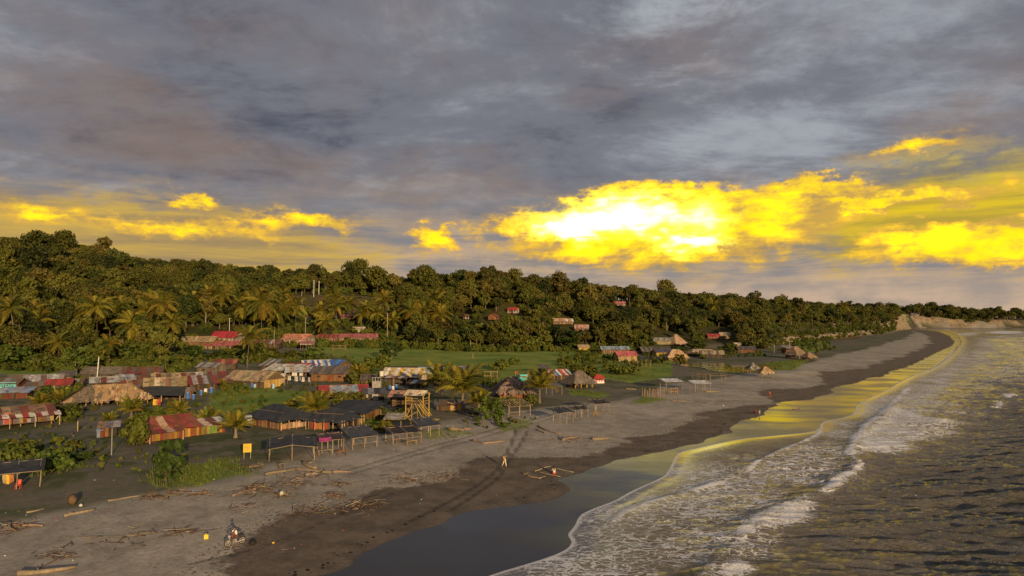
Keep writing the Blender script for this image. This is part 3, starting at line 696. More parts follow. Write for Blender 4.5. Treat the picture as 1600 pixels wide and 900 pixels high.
# ------------------------------------------------------------------ forest
def in_px_poly(px, py, P): return inside(np.array([px]), np.array([py]), P)[0]
CLEAR = [[(425,482),(452,462),(545,458),(610,466),(616,482),(575,516),(445,516)],       # bare earth cut
         [(715,488),(740,488),(740,506),(715,506)], [(758,490),(785,490),(785,512),(758,512)], [(786,476),(815,476),(815,498),(786,498)],
         [(862,497),(896,497),(896,518),(862,518)], [(896,503),(924,503),(924,528),(896,528)], [(958,474),(982,474),(982,492),(958,492)],
         [(1014,518),(1082,518),(1082,562),(1014,562)], [(1096,512),(1150,512),(1150,546),(1096,546)], [(518,484),(578,484),(578,506),(518,506)],
         [(1195,512),(1400,508),(1400,540),(1195,540)], [(270,515),(640,512),(640,545),(270,548)]]
def build_forest():
    rs = np.random.default_rng(5); C = []
    Y = 172.0
    while Y < 1760:
        step = 5.6*min(2.0, max(1, Y/420))
        u0, u1 = -0.86, 0.80
        n = int((u1-u0)*Y/(6.2*min(2.0, max(1, Y/430))))
        for i in range(n):
            u = u0+(u1-u0)*(i+rs.uniform(0, 1))/n; y = Y+rs.uniform(-.5, .5)*step; C.append((u*y, y))
        Y += step
    C = np.array(C); X, Y = C[:, 0], C[:, 1]
    dF = sdist(X, Y, LF, BF); Z = terrain(X, Y, dF); px, De, Dr, Zr = hillparams(X, Y)
    De = De + wob(X, Y, 38, 9)*np.clip(De/400, 0.4, 1)
    ok = (Y > De+3) & (Y < Dr+90) & (dF > 22)
    ok |= (px > 1400) & (Y > 1571) & (Y < 1760) & (dF > 6)
    ok &= ~((px > 1400) & (Y < 1571))
    X, Y, Z, px, De, Dr = X[ok], Y[ok], Z[ok], px[ok], De[ok], Dr[ok]
    sx, sy, dep = proj(X, Y, Z)
    clear = np.zeros(len(X), bool)
    for P in CLEAR: clear |= inside(sx, sy, P)
    k = ~clear; X, Y, Z, px, De, Dr, sx, sy, dep = [a[k] for a in (X, Y, Z, px, De, Dr, sx, sy, dep)]
    # nothing taller than the sight line to a hill house or the earth cut stands in front of it
    N = len(X); left = (px < 430) & (Y < Dr-40); thin = left & (rs.uniform(0, 1, len(X)) < .30); X, Y, Z, px, De, Dr, sx, sy, dep = [a[~thin] for a in (X, Y, Z, px, De, Dr, sx, sy, dep)]; N = len(X)
    kind = rs.choice(6, N, p=[.24, .22, .18, .10, .10, .16]); sc_ = rs.uniform(0.72, 1.28, N)*np.where(rs.uniform(0, 1, N) < 0.10, 1.38, 1)
    sc_ = sc_*np.where(px < 1390, np.clip(Y/650, 0.95, 1.08), 1.5); front = (Y-De) < 16; sc_ = np.where(front, sc_*0.78, sc_)
    Hh = np.array([TREES[k][3] for k in kind]); Rr = np.array([TREES[k][2] for k in kind])
    for P in KEEP:
        (x0, x1, yb) = P[:3]; top = proj(X, Y, Z+Hh*sc_)[1]; m = (sx > x0-14) & (sx < x1+14) & (sy > yb-1) & (top < yb)
        allow = np.clip((sy-yb)/np.maximum(sy-top, 1e-3), 0.15, 1)
        sc_ = np.where(m, sc_*allow*0.9, sc_)
    # which show largest: paint discs from near to far
    order = np.argsort(Y); seen = np.zeros(N); mask = np.zeros((225, 420), bool)
    gy, gx = np.mgrid[0:225, 0:420]
    for i in order:
        r = Rr[i]*sc_[i]*F/dep[i]/4; cx = (sx[i]+30)/4; cyp = proj(X[i], Y[i], Z[i]+Hh[i]*sc_[i]*0.7)[1]/4
        a0, a1 = int(max(0, cyp-r)), int(min(224, cyp+r*0.9))+1; b0, b1 = int(max(0, cx-r)), int(min(419, cx+r))+1
        if a1 <= a0 or b1 <= b0: continue
        sub = mask[a0:a1, b0:b1]; disc = (gx[a0:a1, b0:b1]-cx)**2+(gy[a0:a1, b0:b1]-cyp)**2 <= r*r
        seen[i] = (disc & ~sub).sum(); sub |= disc
    big = np.argsort(-seen)[:FOREST_THINGS]; isbig = np.zeros(N, bool); isbig[big] = True
    lab = ['round dark broadleaf tree in the dense forest on the left hillside', 'bushy olive broadleaf tree on the sunlit central hillside above the field',
           'olive broadleaf tree on the long wooded slope right of the hill houses', 'small far broadleaf tree along the wooded ridge above the bending beach']
    for i in big:
        j = 0 if px[i] < 420 else 1 if px[i] < 860 else 2 if px[i] < 1180 else 3
        tree(int(kind[i]), (X[i], Y[i], Z[i]-0.3), sc_[i], rs.uniform(0, 6.28), lab[j], 'broadleaf trees of the hillside forest, region %s' % ('left', 'centre', 'right', 'far')[j], sz=rs.uniform(0.8, 1.35))
    print('forest', N, 'things', len(big))
    scatter('forest', X[~isbig], Y[~isbig], Z[~isbig]-0.3, sc_[~isbig], [t[0] for t in TREES], [t[1] for t in TREES], [t[4]*0.8 for t in TREES], kind[~isbig], 'dense mass of further forest trees covering the hills', 'forest')
    # undergrowth along the forest foot and between the trunks
    n = 5200; u = rs.uniform(-0.86, 0.78, n); t = rs.uniform(0, 1, n)**1.5
    px = 800+F*u; De, Dr = np.interp(px, HX, HE), np.interp(px, HX, HR); y = De*rs.uniform(0.97, 1.0, n)+t*(Dr-De)*0.9; x = u*y
    d = sdist(x, y, LF, BF); ok = (d > 24) & ~((px > 1400) & (y < 1572)) & ~((px < 430) & (rs.uniform(0, 1, n) < .6)); x, y, d, px = x[ok], y[ok], d[ok], px[ok]; z = terrain(x, y, d); sx, sy, dep = proj(x, y, z)
    bad = inside(sx, sy, [(440,480),(455,464),(545,460),(606,467),(612,480),(520,492)])
    for P in CLEAR[1:10]: bad |= inside(sx, sy, P)
    x, y, z = x[~bad], y[~bad], z[~bad]; px = px[~bad]
    s = rs.uniform(0.6, 1.7, len(x))*np.clip(y/400, 0.8, 2)*np.where((px > 1190) & (px < 1400), 0.7, 1)
    scatter('undergrowth', x, y, z, s, [q[0] for q in SHRUBS], None, None, rs.integers(0, 3, len(x)), 'low tangled undergrowth along the foot of the forest', 'undergrowth')
def scatter(name, X, Y, Z, S, crowns, trunks, lift, kind, label, cat):
    """one 'stuff' object: crowns (and trunks) instanced on points by geometry nodes"""
    me = bpy.data.meshes.new(name); me.vertices.add(len(X))
    me.vertices.foreach_set('co', np.stack([X, Y, Z], -1).astype(np.float32).ravel())
    for n, a in (('size', S), ('kind', kind.astype(float)), ('spin', RNG.uniform(0, 6.28, len(X)))):
        at = me.attributes.new(n, 'FLOAT', 'POINT'); at.data.foreach_set('value', a.astype(np.float32))
    o = link(bpy.data.objects.new(name, me)); tag(o, label, cat, None, 'stuff')
    g = bpy.data.node_groups.new(name, 'GeometryNodeTree')
    g.interface.new_socket('Geometry', in_out='INPUT', socket_type='NodeSocketGeometry'); g.interface.new_socket('Geometry', in_out='OUTPUT', socket_type='NodeSocketGeometry')
    N, L = g.nodes, g.links; gi, go = N.new('NodeGroupInput'), N.new('NodeGroupOutput')
    def na(nm):
        a = N.new('GeometryNodeInputNamedAttribute'); a.data_type = 'FLOAT'; a.inputs['Name'].default_value = nm; return a.outputs['Attribute']
    J = N.new('GeometryNodeJoinGeometry')
    for i, c in enumerate(crowns):
        src = next(q for q in bpy.data.objects if q.data == c)
        cmp_ = N.new('FunctionNodeCompare'); cmp_.data_type = 'FLOAT'; cmp_.operation = 'EQUAL'; L.new(na('kind'), cmp_.inputs[0]); cmp_.inputs[1].default_value = i; cmp_.inputs['Epsilon'].default_value = 0.1
        cm = N.new('ShaderNodeCombineXYZ'); L.new(na('spin'), cm.inputs[2])
        for me_, up in ((c, lift[i] if lift else 0.1), (trunks[i] if trunks else None, 0)):
            if me_ is None: continue
            src = next(q for q in bpy.data.objects if q.data == me_)
            oi = N.new('GeometryNodeObjectInfo'); oi.inputs['Object'].default_value = src; oi.inputs['As Instance'].default_value = False; oi.transform_space = 'ORIGINAL'
            tr = N.new('GeometryNodeTransform'); L.new(oi.outputs['Geometry'], tr.inputs['Geometry']); tr.inputs['Translation'].default_value = (0, 0, up)
            ip = N.new('GeometryNodeInstanceOnPoints'); L.new(gi.outputs[0], ip.inputs['Points']); L.new(cmp_.outputs[0], ip.inputs['Selection'])
            L.new(tr.outputs[0], ip.inputs['Instance']); L.new(cm.outputs[0], ip.inputs['Rotation']); L.new(na('size'), ip.inputs['Scale']); L.new(ip.outputs[0], J.inputs[0])
    L.new(J.outputs[0], go.inputs[0])
    md = o.modifiers.new('scatter', 'NODES'); md.node_group = g; return o
FOREST_THINGS = 300
KEEP = [(440, 612, 484), (715, 740, 499), (758, 785, 501), (786, 815, 492), (862, 924, 511), (896, 924, 517), (958, 982, 482), (1018, 1072, 541), (1103, 1142, 531), (530, 572, 498),
        (1210, 1345, 528), (505, 595, 533), (280, 490, 545)]
shrub(0, 212, 697, 44, 'round yellow-green bush in front of the rusty red tin hut, lit on its right side', 1.2)
shrub(2, 258, 757, 46, 'upright leafy bush standing alone on the grassy sand left of the yellow sign', 1.15)
shrub(1, 18, 733, 60, 'big yellow-green bush behind the open shed at the left edge', 0.95)
shrub(0, 82, 738, 52, 'dark green bush just right of the big yellow-green bush at the left edge', 0.72)
shrub(1, 547, 634, 52, 'broad green bush behind the flat black tarp hut', 0.62)
shrub(2, 770, 660, 34, 'tall green bush left of the pole shelter with pale roof beams', 0.95)
shrub(1, 800, 634, 40, 'flat green bush beside the thatched orange hut', 0.5)
shrub(0, 828, 634, 26, 'small green tree between the thatched hut and the leaning palm', 0.75)
shrub(2, 747, 660, 10, 'tiny round bush on the sand left of the tall green bush', 0.8)
shrub(0, 787, 668, 14, 'low green bush at the foot of the tall green bush', 0.6)
shrub(1, 125, 718, 34, 'low dark bush patch right of the two bushes at the left edge', 0.5)
shrub(0, 600, 676, 30, 'yellowish grassy bush behind the low black tarp shelters', 0.7)
shrub(1, 105, 650, 40, 'dark leafy bush left of the big thatched shelter', 0.7)
shrub(1, 780, 578, 30, 'rust coloured bush at the near edge of the playing field', 0.75)
shrub(0, 803, 570, 22, 'pale green bush beside the rust coloured bush on the field', 0.6)
shrub(1, 975, 585, 46, 'wide yellow-green bush in front of the pink-roofed cabin', 0.5)
shrub(1, 912, 588, 44, 'dark green bush behind the red and white stall', 0.6)
shrub(2, 1063, 571, 18, 'small bush left of the pond beside leaning palms', 0.8)
GRP_E = 'bushes along the foot of the forest and behind the village'
for k, (x, y, w, h) in enumerate(((20,572,60,.6),(75,578,52,.7),(118,586,44,.8),(160,566,50,.8),(205,564,46,.9),(250,562,50,.9),(300,559,40,.5),(335,560,44,.4),(372,561,44,.4),(412,562,50,.4),(448,561,44,.45),(485,562,36,.4),
                                  (400,566,40,.8),(590,574,40,.7),(612,560,30,.7),(560,600,34,.6),(700,536,40,.7),(740,540,46,.6),(790,542,46,.6),(840,545,44,.6),(884,546,40,.6),(1010,543,30,.5),(1062,548,26,.4),(1088,546,30,.4),(1140,548,30,.4),(1188,545,36,.7),(1000,552,26,.9))):
    shrub(k % 3, x, y, w, 'dark green bush in the belt of scrub between village and forest', h, GRP_E)
palms = [(152,545,55,48,'tall coconut palm with golden fronds standing second from the left edge'),(205,548,35,50,'broad-crowned palm hiding a red roof at the left'),(257,548,62,46,'tall pale-trunked palm with lit orange fronds left of the tan roof'),
    (272,552,40,40,'shorter palm leaning against the tall pale-trunked palm'),(22,556,62,46,'slender palm beside the bare pale trunk at the far left'),(345,505,40,40,'palm in the dark forest edge above the red pointed roof'),
    (408,522,42,56,'large palm with wide golden crown behind the red roofs'),(435,522,30,44,'palm just right of the large wide-crowned palm'),(462,520,36,38,'slim palm left of the pink stilt house'),(510,532,26,34,'dark palm in front of the long red roof'),
    (525,508,26,34,'palm right of the dark palm behind the long red roof'),(575,515,28,34,'palm behind the right end of the long red roof'),(642,528,36,40,'palm on the field edge at the foot of the bright slope'),(612,528,24,30,'thin palm beside the utility pole'),
    (386,575,42,44,'bushy palm behind the tan-roofed plank house'),(90,570,30,40,'pale palm in the dark scrub at the left'),(170,572,30,34,'low palm behind the long grey-roofed house'),(245,505,30,36,'palm on the dark slope behind the tall palms'),
    (48,520,30,36,'palm deep in the dark forest at the far left'),(378,515,30,40,'palm behind the tan roof in the forest edge'),(1115,500,20,24,'thin palm on the far slope above the red roof'),(1260,502,14,18,'tiny palm at the far bank right'),(1284,500,14,18,'tiny palm right of the one on the far bank'),(1320,500,18,20,'lone palm rising at the far bank'),
    (590,520,26,30,'palm between the red roof and the utility pole'),(625,520,30,30,'palm crowding the pole at the field edge')]
for x, y, h, w, l in palms: palm(x, y, h*1.22, w, l, 'tall coconut palms before the forest', lean=_rs.uniform(-0.12, 0.12))
young = [(722,645,36,74,'big young palm right of the yellow lookout tower'),(843,630,26,54,'young palm between the grey thatched huts'),(368,684,18,46,'young palm in front of the large black tarp hut'),(325,668,10,42,'young palm behind the rusty red tin hut'),
    (494,652,14,56,'young palm squeezed between the black tarp huts'),(205,652,12,40,'young palm in front of the tan thatched shelter'),(170,662,6,26,'tiny palm left of the young palm by the thatched shelter'),(278,648,6,34,'stemless palm in the open yard behind the rusty tin hut'),
    (748,638,10,40,'low palm just right of the big young palm'),(690,618,22,58,'dark palm behind the yellow lookout tower'),(62,636,6,30,'small palm right of the teal shop'),(95,630,6,34,'small palm beside the dark bush left of the thatched shelter'),
    (455,640,5,22,'low palm tuft behind the large black tarp hut'),(560,596,12,32,'palm beside the brown plank house'),(345,606,5,18,'palm tuft between the tin roofs'),(775,612,4,20,'palm tuft behind the thatched orange hut')]
for x, y, h, w, l in young: palm(x, y, h, w, l, 'young palms among the huts', lean=_rs.uniform(-.05, .05), n=22, young=True)
_r4 = np.random.default_rng(44)
for k in range(24):
    x = float(_r4.uniform(50, 700)); y = float(np.interp(x, [0, 150, 300, 450, 700], [540, 535, 508, 500, 522])+_r4.uniform(-14, 8)); h = float(_r4.uniform(24, 44))
    palm(x, y, h, h*1.05, 'coconut palm rising out of the lower forest edge behind the village', 'coconut palms along the lower forest edge', lean=_rs.uniform(-.12, .12))
for k, (x, y, h) in enumerate(((262,574,20),(280,572,24),(296,574,22),(315,570,20),(234,572,18),(585,600,18),(574,596,20),(212,646,14),(232,650,12))):
    banana(x, y, h, 'banana plant with broad torn leaves among the back houses' if k < 7 else 'banana plant beside the tan thatched shelter', 'banana plants behind the houses' if k < 7 else 'banana plants by the thatched shelter')
build_forest()
# bare pale trunk at the far left and leaning dead trunks
def bare_tree(px, py, h_px, label, lean=0.1):
    p, s = G(px, py); h = h_px*s; root = empty('bare_tree', p, 0, label, 'tree'); m = MB()
    m.tube([(0,0,-.4),(lean*h*.1,0,h*.35),(lean*h*-.3,0,h*.7),(-lean*h,0,h)], [.26,.2,.16,.07], 7); part('trunk', m.mesh('trunk', M_BARK, True), root)
    for k in range(4):
        m = MB(); a = k*1.7; z0 = h*(0.72+0.07*k); q = Vector((-lean*h*(0.3+0.2*k), 0, z0))
        m.tube([q, q+Vector((math.cos(a)*h*.12, math.sin(a)*h*.1, h*.06)), q+Vector((math.cos(a)*h*.22, math.sin(a)*h*.16, h*.05))], [.09,.06,.02], 5); part('branch', m.mesh('branch', M_BARK, True), root)
bare_tree(33, 560, 58, 'bare pale trunk with a few dead branches at the far left', 0.1)
bare_tree(93, 566, 26, 'short dead stem in the scrub at the left', 0.04)
# grass tufts
def tuft_mesh(rs, h, n):
    V = []; Fq = []
    for i in range(n):
        a = rs.uniform(0, 6.28); r = rs.uniform(0, .35); b = np.array([math.cos(a)*r, math.sin(a)*r, -0.05]); d = np.array([math.cos(a+rs.uniform(-1, 1)), math.sin(a+rs.uniform(-1, 1)), 0])
        L = h*rs.uniform(.6, 1.2); sd_ = np.array([-d[1], d[0], 0])*0.03
        p1 = b+d*L*.12+[0, 0, L*.6]; p2 = b+d*L*.45+[0, 0, L]
        V += [b-sd_, b+sd_, p1+sd_*.8, p1-sd_*.8]; Fq.append(tuple(range(len(V)-4, len(V))))
        V += [p1-sd_*.8, p1+sd_*.8, p2+sd_*.1, p2-sd_*.1]; Fq.append(tuple(range(len(V)-4, len(V))))
    return np.array(V), np.array(Fq)
def grass():
    rs = np.random.default_rng(9); VV = []; FF = []; n0 = 0
    T = [tuft_mesh(rs, .75, 9) for _ in range(4)]
    areas = [([(205,752),(250,730),(330,716),(405,722),(414,738),(330,760),(260,766)], 300, .75), ([(632,674),(700,670),(755,677),(700,687),(640,688)], 120, .45), ([(885,609),(935,612),(958,617),(930,621),(890,617)], 130, .6),
             ([(763,660),(830,652),(848,667),(780,678)], 80, .5), ([(560,642),(600,652),(608,668),(570,678)], 130, .9), ([(330,612),(400,603),(480,612),(478,640),(400,650),(320,640)], 300, .5),
             ([(1196,567),(1262,562),(1240,578),(1200,577)], 200, 1.0), ([(955,567),(1050,563),(1050,587),(985,597),(930,589)], 240, 1.0), ([(1000,618),(1050,624),(1010,630),(982,629)], 50, .4),
             ([(0,560),(130,564),(205,580),(120,590),(0,578)], 260, .8), ([(0,740),(60,735),(120,722),(145,728),(60,748)], 60, .6), ([(520,568),(620,574),(700,572),(770,596),(840,580),(960,584),(960,578),(840,570),(700,562),(540,560)], 260, .7)]
    for P, n, s in areas:
        W = wpoly(P); a = np.array(W); lo, hi = a.min(0), a.max(0); c = 0
        for _ in range(40):
            q = rs.uniform(lo, hi, (n, 2)); q = q[inside(q[:, 0], q[:, 1], W)]
            q = q[wob(q[:, 0], q[:, 1], 2.2, 1)+rs.uniform(-.5, .5, len(q)) > 0.05]
            z = terrain(q[:, 0], q[:, 1]) if len(q) else []
            for (x, y), zz in zip(q, z):
                V, Fq = T[rs.integers(4)]; k = s*rs.uniform(.6, 1.4)
                VV.append(V*k+[x, y, zz]); FF.append(Fq+n0); n0 += len(V); c += 1
                if c >= n: break
            if c >= n: break
    o = link(bpy.data.objects.new('grass', np_mesh('grass', np.concatenate(VV), np.concatenate(FF), M_GRASS, False))); tag(o, 'tufts of rough green grass on the sand and the playing field', 'grass', None, 'stuff')
grass()
# ------------------------------------------------------------------ shared small meshes
def unit_box(mat, nm): m = MB(); m.box((0,0,0), (1,1,1)); return m.mesh(nm, mat)
def unit_cyl(mat, nm, n=7): m = MB(); m.tube([(0,0,0),(0,0,1)], 1.0, n); return m.mesh(nm, mat)
def tin_mesh(mat, nm, k=6, amp=0.035, th=0.018):
    V = []; n = 2*k+1
    for i in range(n):
        x = i/(n-1); z = amp*(1 if i % 2 else 0)
        for y in (0, 1): V += [(x, y, z), (x, y, z-th)]
    Fq = []
    for i in range(n-1):
        a, b = i*4, i*4+4; Fq += [(a, b, b+2, a+2), (a+1, a+3, b+3, b+1), (a, a+1, b+1, b), (a+2, b+2, b+3, a+3)]
    Fq += [(0, 2, 3, 1), ((n-1)*4, (n-1)*4+1, (n-1)*4+3, (n-1)*4+2)]
    m = MB(); m.add(V, Fq); return m.mesh(nm, mat)
BOXW, BOXP, BOXC = unit_box(M_WOOD, 'plank'), unit_box(M_PAINT, 'panel'), unit_box(M_CLOTH, 'cloth')
CYLW, CYLP = unit_cyl(M_WOOD, 'post'), unit_cyl(M_PAINT, 'pole')
TIN = tin_mesh(M_TIN, 'roof_sheet')
def bar(name, root, p, q, r, col, me=None):
    p, q = Vector(p), Vector(q); d = q-p
    o = part(name, me or CYLW, root, col); o.location = p; o.scale = (r, r, d.length)
    o.rotation_mode = 'QUATERNION'; o.rotation_quaternion = d.to_track_quat('Z', 'Y'); return o
def bx(name, root, c, size, col, rot=(0,0,0), me=None): return part(name, me or BOXW, root, col, c, rot, size)
# colours (paint and metal as they are)
RUST=(.16,.055,.03); RED=(.36,.045,.04); DRED=(.22,.04,.035); WHT=(.62,.60,.55); GREY=(.26,.26,.26); LGREY=(.42,.43,.44); TAN=(.40,.31,.17); CREAM=(.60,.50,.32)
BLUE=(.05,.14,.42); LBLUE=(.30,.42,.55); TEAL=(.07,.36,.36); DK=(.030,.028,.026); BRN=(.13,.085,.05); WOOD=(.30,.20,.115); PALEW=(.42,.32,.21); DGREY=(.10,.10,.10); ORNG=(.36,.15,.055); YEL=(.62,.38,.05)
PINK=(.48,.13,.13); GRN=(.20,.34,.06); BLACK=(.036,.039,.046); PURP=(.25,.04,.16); STRAW=(.36,.235,.125); OSTRAW=(.16,.13,.10)
def jit(c, a=0.15):
    k = 1+random.uniform(-a, a); return tuple(max(0, x*k*(1+random.uniform(-a, a)*.4)) for x in c)
# ------------------------------------------------------------------ roofs
def slope(root, x0, y0, z0, L, sl, pitch, cols, yaw=0, sheet=1.25, lift=0.0):
    n = max(2, round(L/sheet)); w = L/n
    for i in range(n):
        c = cols[i % len(cols)] if isinstance(cols, (list, tuple)) and isinstance(cols[0], (list, tuple)) else cols
        q = Matrix.Rotation(yaw, 3, 'Z') @ Vector((i*w-L/2, 0, 0))
        part('roof_sheet', TIN, root, jit(tuple(q*.95 for q in c), .20), (x0+q.x, y0+q.y, z0+lift+0.012*(i % 2)+random.uniform(0, .006)), (pitch, 0, yaw), (w*1.04, sl*random.uniform(.985, 1.02), 1))
def gable_roof(root, L, W, hw, pitch, o, cols, back=None, sheet=1.25):
    sl = (W/2+o)/math.cos(pitch); z = hw-o*math.tan(pitch)
    slope(root, 0, -(W/2+o), z, L+2*o*0.7, sl, pitch, cols, 0, sheet)
    slope(root, 0, (W/2+o), z, L+2*o*0.7, sl, pitch, back or cols, math.pi, sheet)
    bx('ridge_cap', root, (0, 0, hw+W/2*math.tan(pitch)+.03), (L+2*o*0.7, .28, .04), jit(cols[0] if isinstance(cols[0], (list, tuple)) else cols, .1), me=BOXP)
def surf(f, nx, ny, th=0.03):
    V = []; Fq = []
    for s in (0, -th):
        for j in range(ny+1):
            for i in range(nx+1): x, y, z = f(i/nx, j/ny); V.append((x, y, z+s))
    N = (nx+1)*(ny+1); I = lambda i, j: j*(nx+1)+i
    for j in range(ny):
        for i in range(nx): Fq += [(I(i,j), I(i+1,j), I(i+1,j+1), I(i,j+1)), (N+I(i,j), N+I(i,j+1), N+I(i+1,j+1), N+I(i+1,j))]
    for i in range(nx): Fq += [(I(i,0), N+I(i,0), N+I(i+1,0), I(i+1,0)), (I(i,ny), I(i+1,ny), N+I(i+1,ny), N+I(i,ny))]
    for j in range(ny): Fq += [(I(0,j), I(0,j+1), N+I(0,j+1), N+I(0,j)), (I(nx,j), N+I(nx,j), N+I(nx,j+1), I(nx,j+1))]
    return V, Fq
def hip_height(u, v, L, W, rise):
    x, y = (u-.5)*L, (v-.5)*W
    return rise*min(1, min((W/2-abs(y)), (L/2-abs(x))*1.0)/(W/2)) if L >= W else rise*min(1, min((W/2-abs(y)), (L/2-abs(x)))/(L/2))
def tarp_hip(root, L, W, hw, rise, col, name='tarp_roof', sag=0.12):
    ph = random.uniform(0, 6)
    def f(u, v):
        x, y = (u-.5)*L, (v-.5)*W; e = min(u, 1-u, v, 1-v)
        wv = sag*(-math.sin(u*9.4+ph)**2*.5-math.sin(v*6.3+ph)**2*.4)+.04*math.sin(u*31+v*17+ph)
        ed = (0.10*math.sin(u*14+ph)+0.08*math.sin(v*13+ph))*(1 if e < .01 else .3)
        return x+ed*.6, y+ed*.6, hw+hip_height(u, v, L, W, rise)+wv+(ed if e < .01 else 0)
    m = MB(); m.add(*surf(f, 22, 14, .03)); o = part(name, m.mesh(name, M_TARP, False), root, col)
    for k in range(2):       # rope and battens that hold the sheet down
        y = (-1, 1)[k]*W*.25; bar('batten', o, (-L*.36, y, hw+rise*.5+.03), (L*.36, y, hw+rise*.5+.03), .025, jit(WOOD))
    return o
def tarp_flat(root, L, W, hf, hb, sag, col, name='tarp_roof', mid=0.0):
    ph = random.uniform(0, 6)
    def f(u, v):
        b = hf+(hb-hf)*v; s = -sag*(math.sin(math.pi*u*2)**2)*math.sin(math.pi*v)-sag*.4*math.sin(math.pi*v)
        ed = .07*math.sin(u*17+ph)+.05*math.sin(v*23+ph)
        return (u-.5)*L+ed, (v-.5)*W+ed, b+s+mid*(1-abs(2*u-1))+.05*math.sin(u*23+ph)*math.sin(v*15)
    m = MB(); m.add(*surf(f, 18, 10, .025)); return part(name, m.mesh(name, M_TARP, False), root, col)
def thatch_hip(root, L, W, hw, rise, cols, name='thatch_roof', rows=7, dens=2.6, o=0.5):
    big = L > 14
    m = MB(); L, W = L+2*o, W+2*o
    def f(u, v): return (u-.5)*L, (v-.5)*W, hw-.10+hip_height(u, v, L, W, rise)
    vs, fs = surf(f, 12, 8, .12); m.add(vs, fs, jit(cols[0]))
    rs = random.Random(int(L*1000))
    for side in range(4):
        LL, WW = (L, W) if side % 2 == 0 else (W, L)
        for r in range(rows):
            t = 1-(r+.4)/rows                   # 1 at eave .. 0 at ridge
            half = LL/2 - (min(L, W)/2)*(1-t); n = max(2, int(half*2*dens))
            for i in range(n):
                x = (i+rs.uniform(.1, .9))/n*2*half-half; y = -(WW/2)+(min(L, W)/2)*(1-t)
                z = hw+rise*(1-t)+.02+(.22*math.sin(x*1.1+side)+.12*math.sin(x*2.7))*(1 if big else .35)
                w = rs.uniform(.10, .26); l = rs.uniform(.55, .95)*min(L, W)/2/rows*2.0; dz = l*rise/(min(L, W)/2)
                a, b, dwn = Vector((x-w, y, z)), Vector((x+w, y, z)), Vector((rs.uniform(-.14, .14), -l, -dz-rs.uniform(-.02, .14)))
                M = Matrix.Rotation(side*math.pi/2, 3, 'Z')
                q = [M @ p for p in (a, b, b+dwn, a+dwn, a+dwn+Vector((0, 0, .06)), b+dwn+Vector((0, 0, .06)))]
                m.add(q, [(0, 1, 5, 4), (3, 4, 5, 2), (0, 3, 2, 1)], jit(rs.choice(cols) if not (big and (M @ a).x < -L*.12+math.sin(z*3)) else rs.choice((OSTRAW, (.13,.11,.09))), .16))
    return part(name, m.mesh(name, M_THATCH), root)
# ------------------------------------------------------------------ walls
def plank_row(root, p0, p1, h, cols, w=0.45, z0=0.05, sep_=False, gap=0.02, name='plank', ragged=0.10, thick=.05, holder=None):
    p0, p1 = Vector((*p0, 0)), Vector((*p1, 0)); d = p1-p0; L = d.length; a = math.atan2(d.y, d.x); n = max(1, round(L/w)); w = L/n
    m = MB() if holder is None else holder
    for i in range(n):
        c = p0+d*((i+.5)/n); hh = h*(1+random.uniform(-ragged, ragged)); k = cols[i % len(cols)] if len(cols) > 6 else random.choice(cols)
        off = Vector((-math.sin(a), math.cos(a), 0))*random.uniform(-.012, .012)
        if sep_: bx(name, root, c+off+Vector((0, 0, z0+hh/2)), (w-gap, thick, hh), jit(k, .18), (0, 0, a+random.uniform(-.02, .02)))
        else: m.box(c+off+Vector((0, 0, z0+hh/2)), (w-gap, thick, hh), a, jit(k, .18))
    return m
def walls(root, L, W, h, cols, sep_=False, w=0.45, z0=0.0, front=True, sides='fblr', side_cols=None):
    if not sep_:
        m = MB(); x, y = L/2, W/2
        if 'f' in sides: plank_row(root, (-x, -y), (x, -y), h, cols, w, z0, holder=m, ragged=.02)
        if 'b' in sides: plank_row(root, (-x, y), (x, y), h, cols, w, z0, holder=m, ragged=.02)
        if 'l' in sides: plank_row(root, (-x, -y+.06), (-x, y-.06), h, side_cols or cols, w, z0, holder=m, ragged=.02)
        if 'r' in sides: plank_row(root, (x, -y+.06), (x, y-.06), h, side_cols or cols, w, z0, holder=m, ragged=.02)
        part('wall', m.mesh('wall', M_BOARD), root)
    else:
        x, y = L/2, W/2; m = MB()
        if 'f' in sides: plank_row(root, (-x, -y), (x, -y), h, cols, w, z0, True)
        if 'r' in sides: plank_row(root, (x, -y+.06), (x, y-.06), h, side_cols or cols, w, z0, True)
        if 'l' in sides: plank_row(root, (-x, -y+.06), (-x, y-.06), h, side_cols or cols, w, z0, True)
        if 'b' in sides: plank_row(root, (-x, y), (x, y), h, cols, w, z0, holder=m); part('back_wall', m.mesh('wall', M_BOARD), root)
def gables(root, L, W, hw, pitch, col):
    r = W/2*math.tan(pitch)-.04
    for s in (-1, 1):
        m = MB(); x = s*L/2
        m.add([(x-.03, -W/2, hw), (x-.03, W/2, hw), (x-.03, 0, hw+r), (x+.03, -W/2, hw), (x+.03, W/2, hw), (x+.03, 0, hw+r)], [(0,2,1), (3,4,5), (0,1,4,3), (1,2,5,4), (2,0,3,5)], jit(col, .1))
        part('gable', m.mesh('gable', M_BOARD), root)
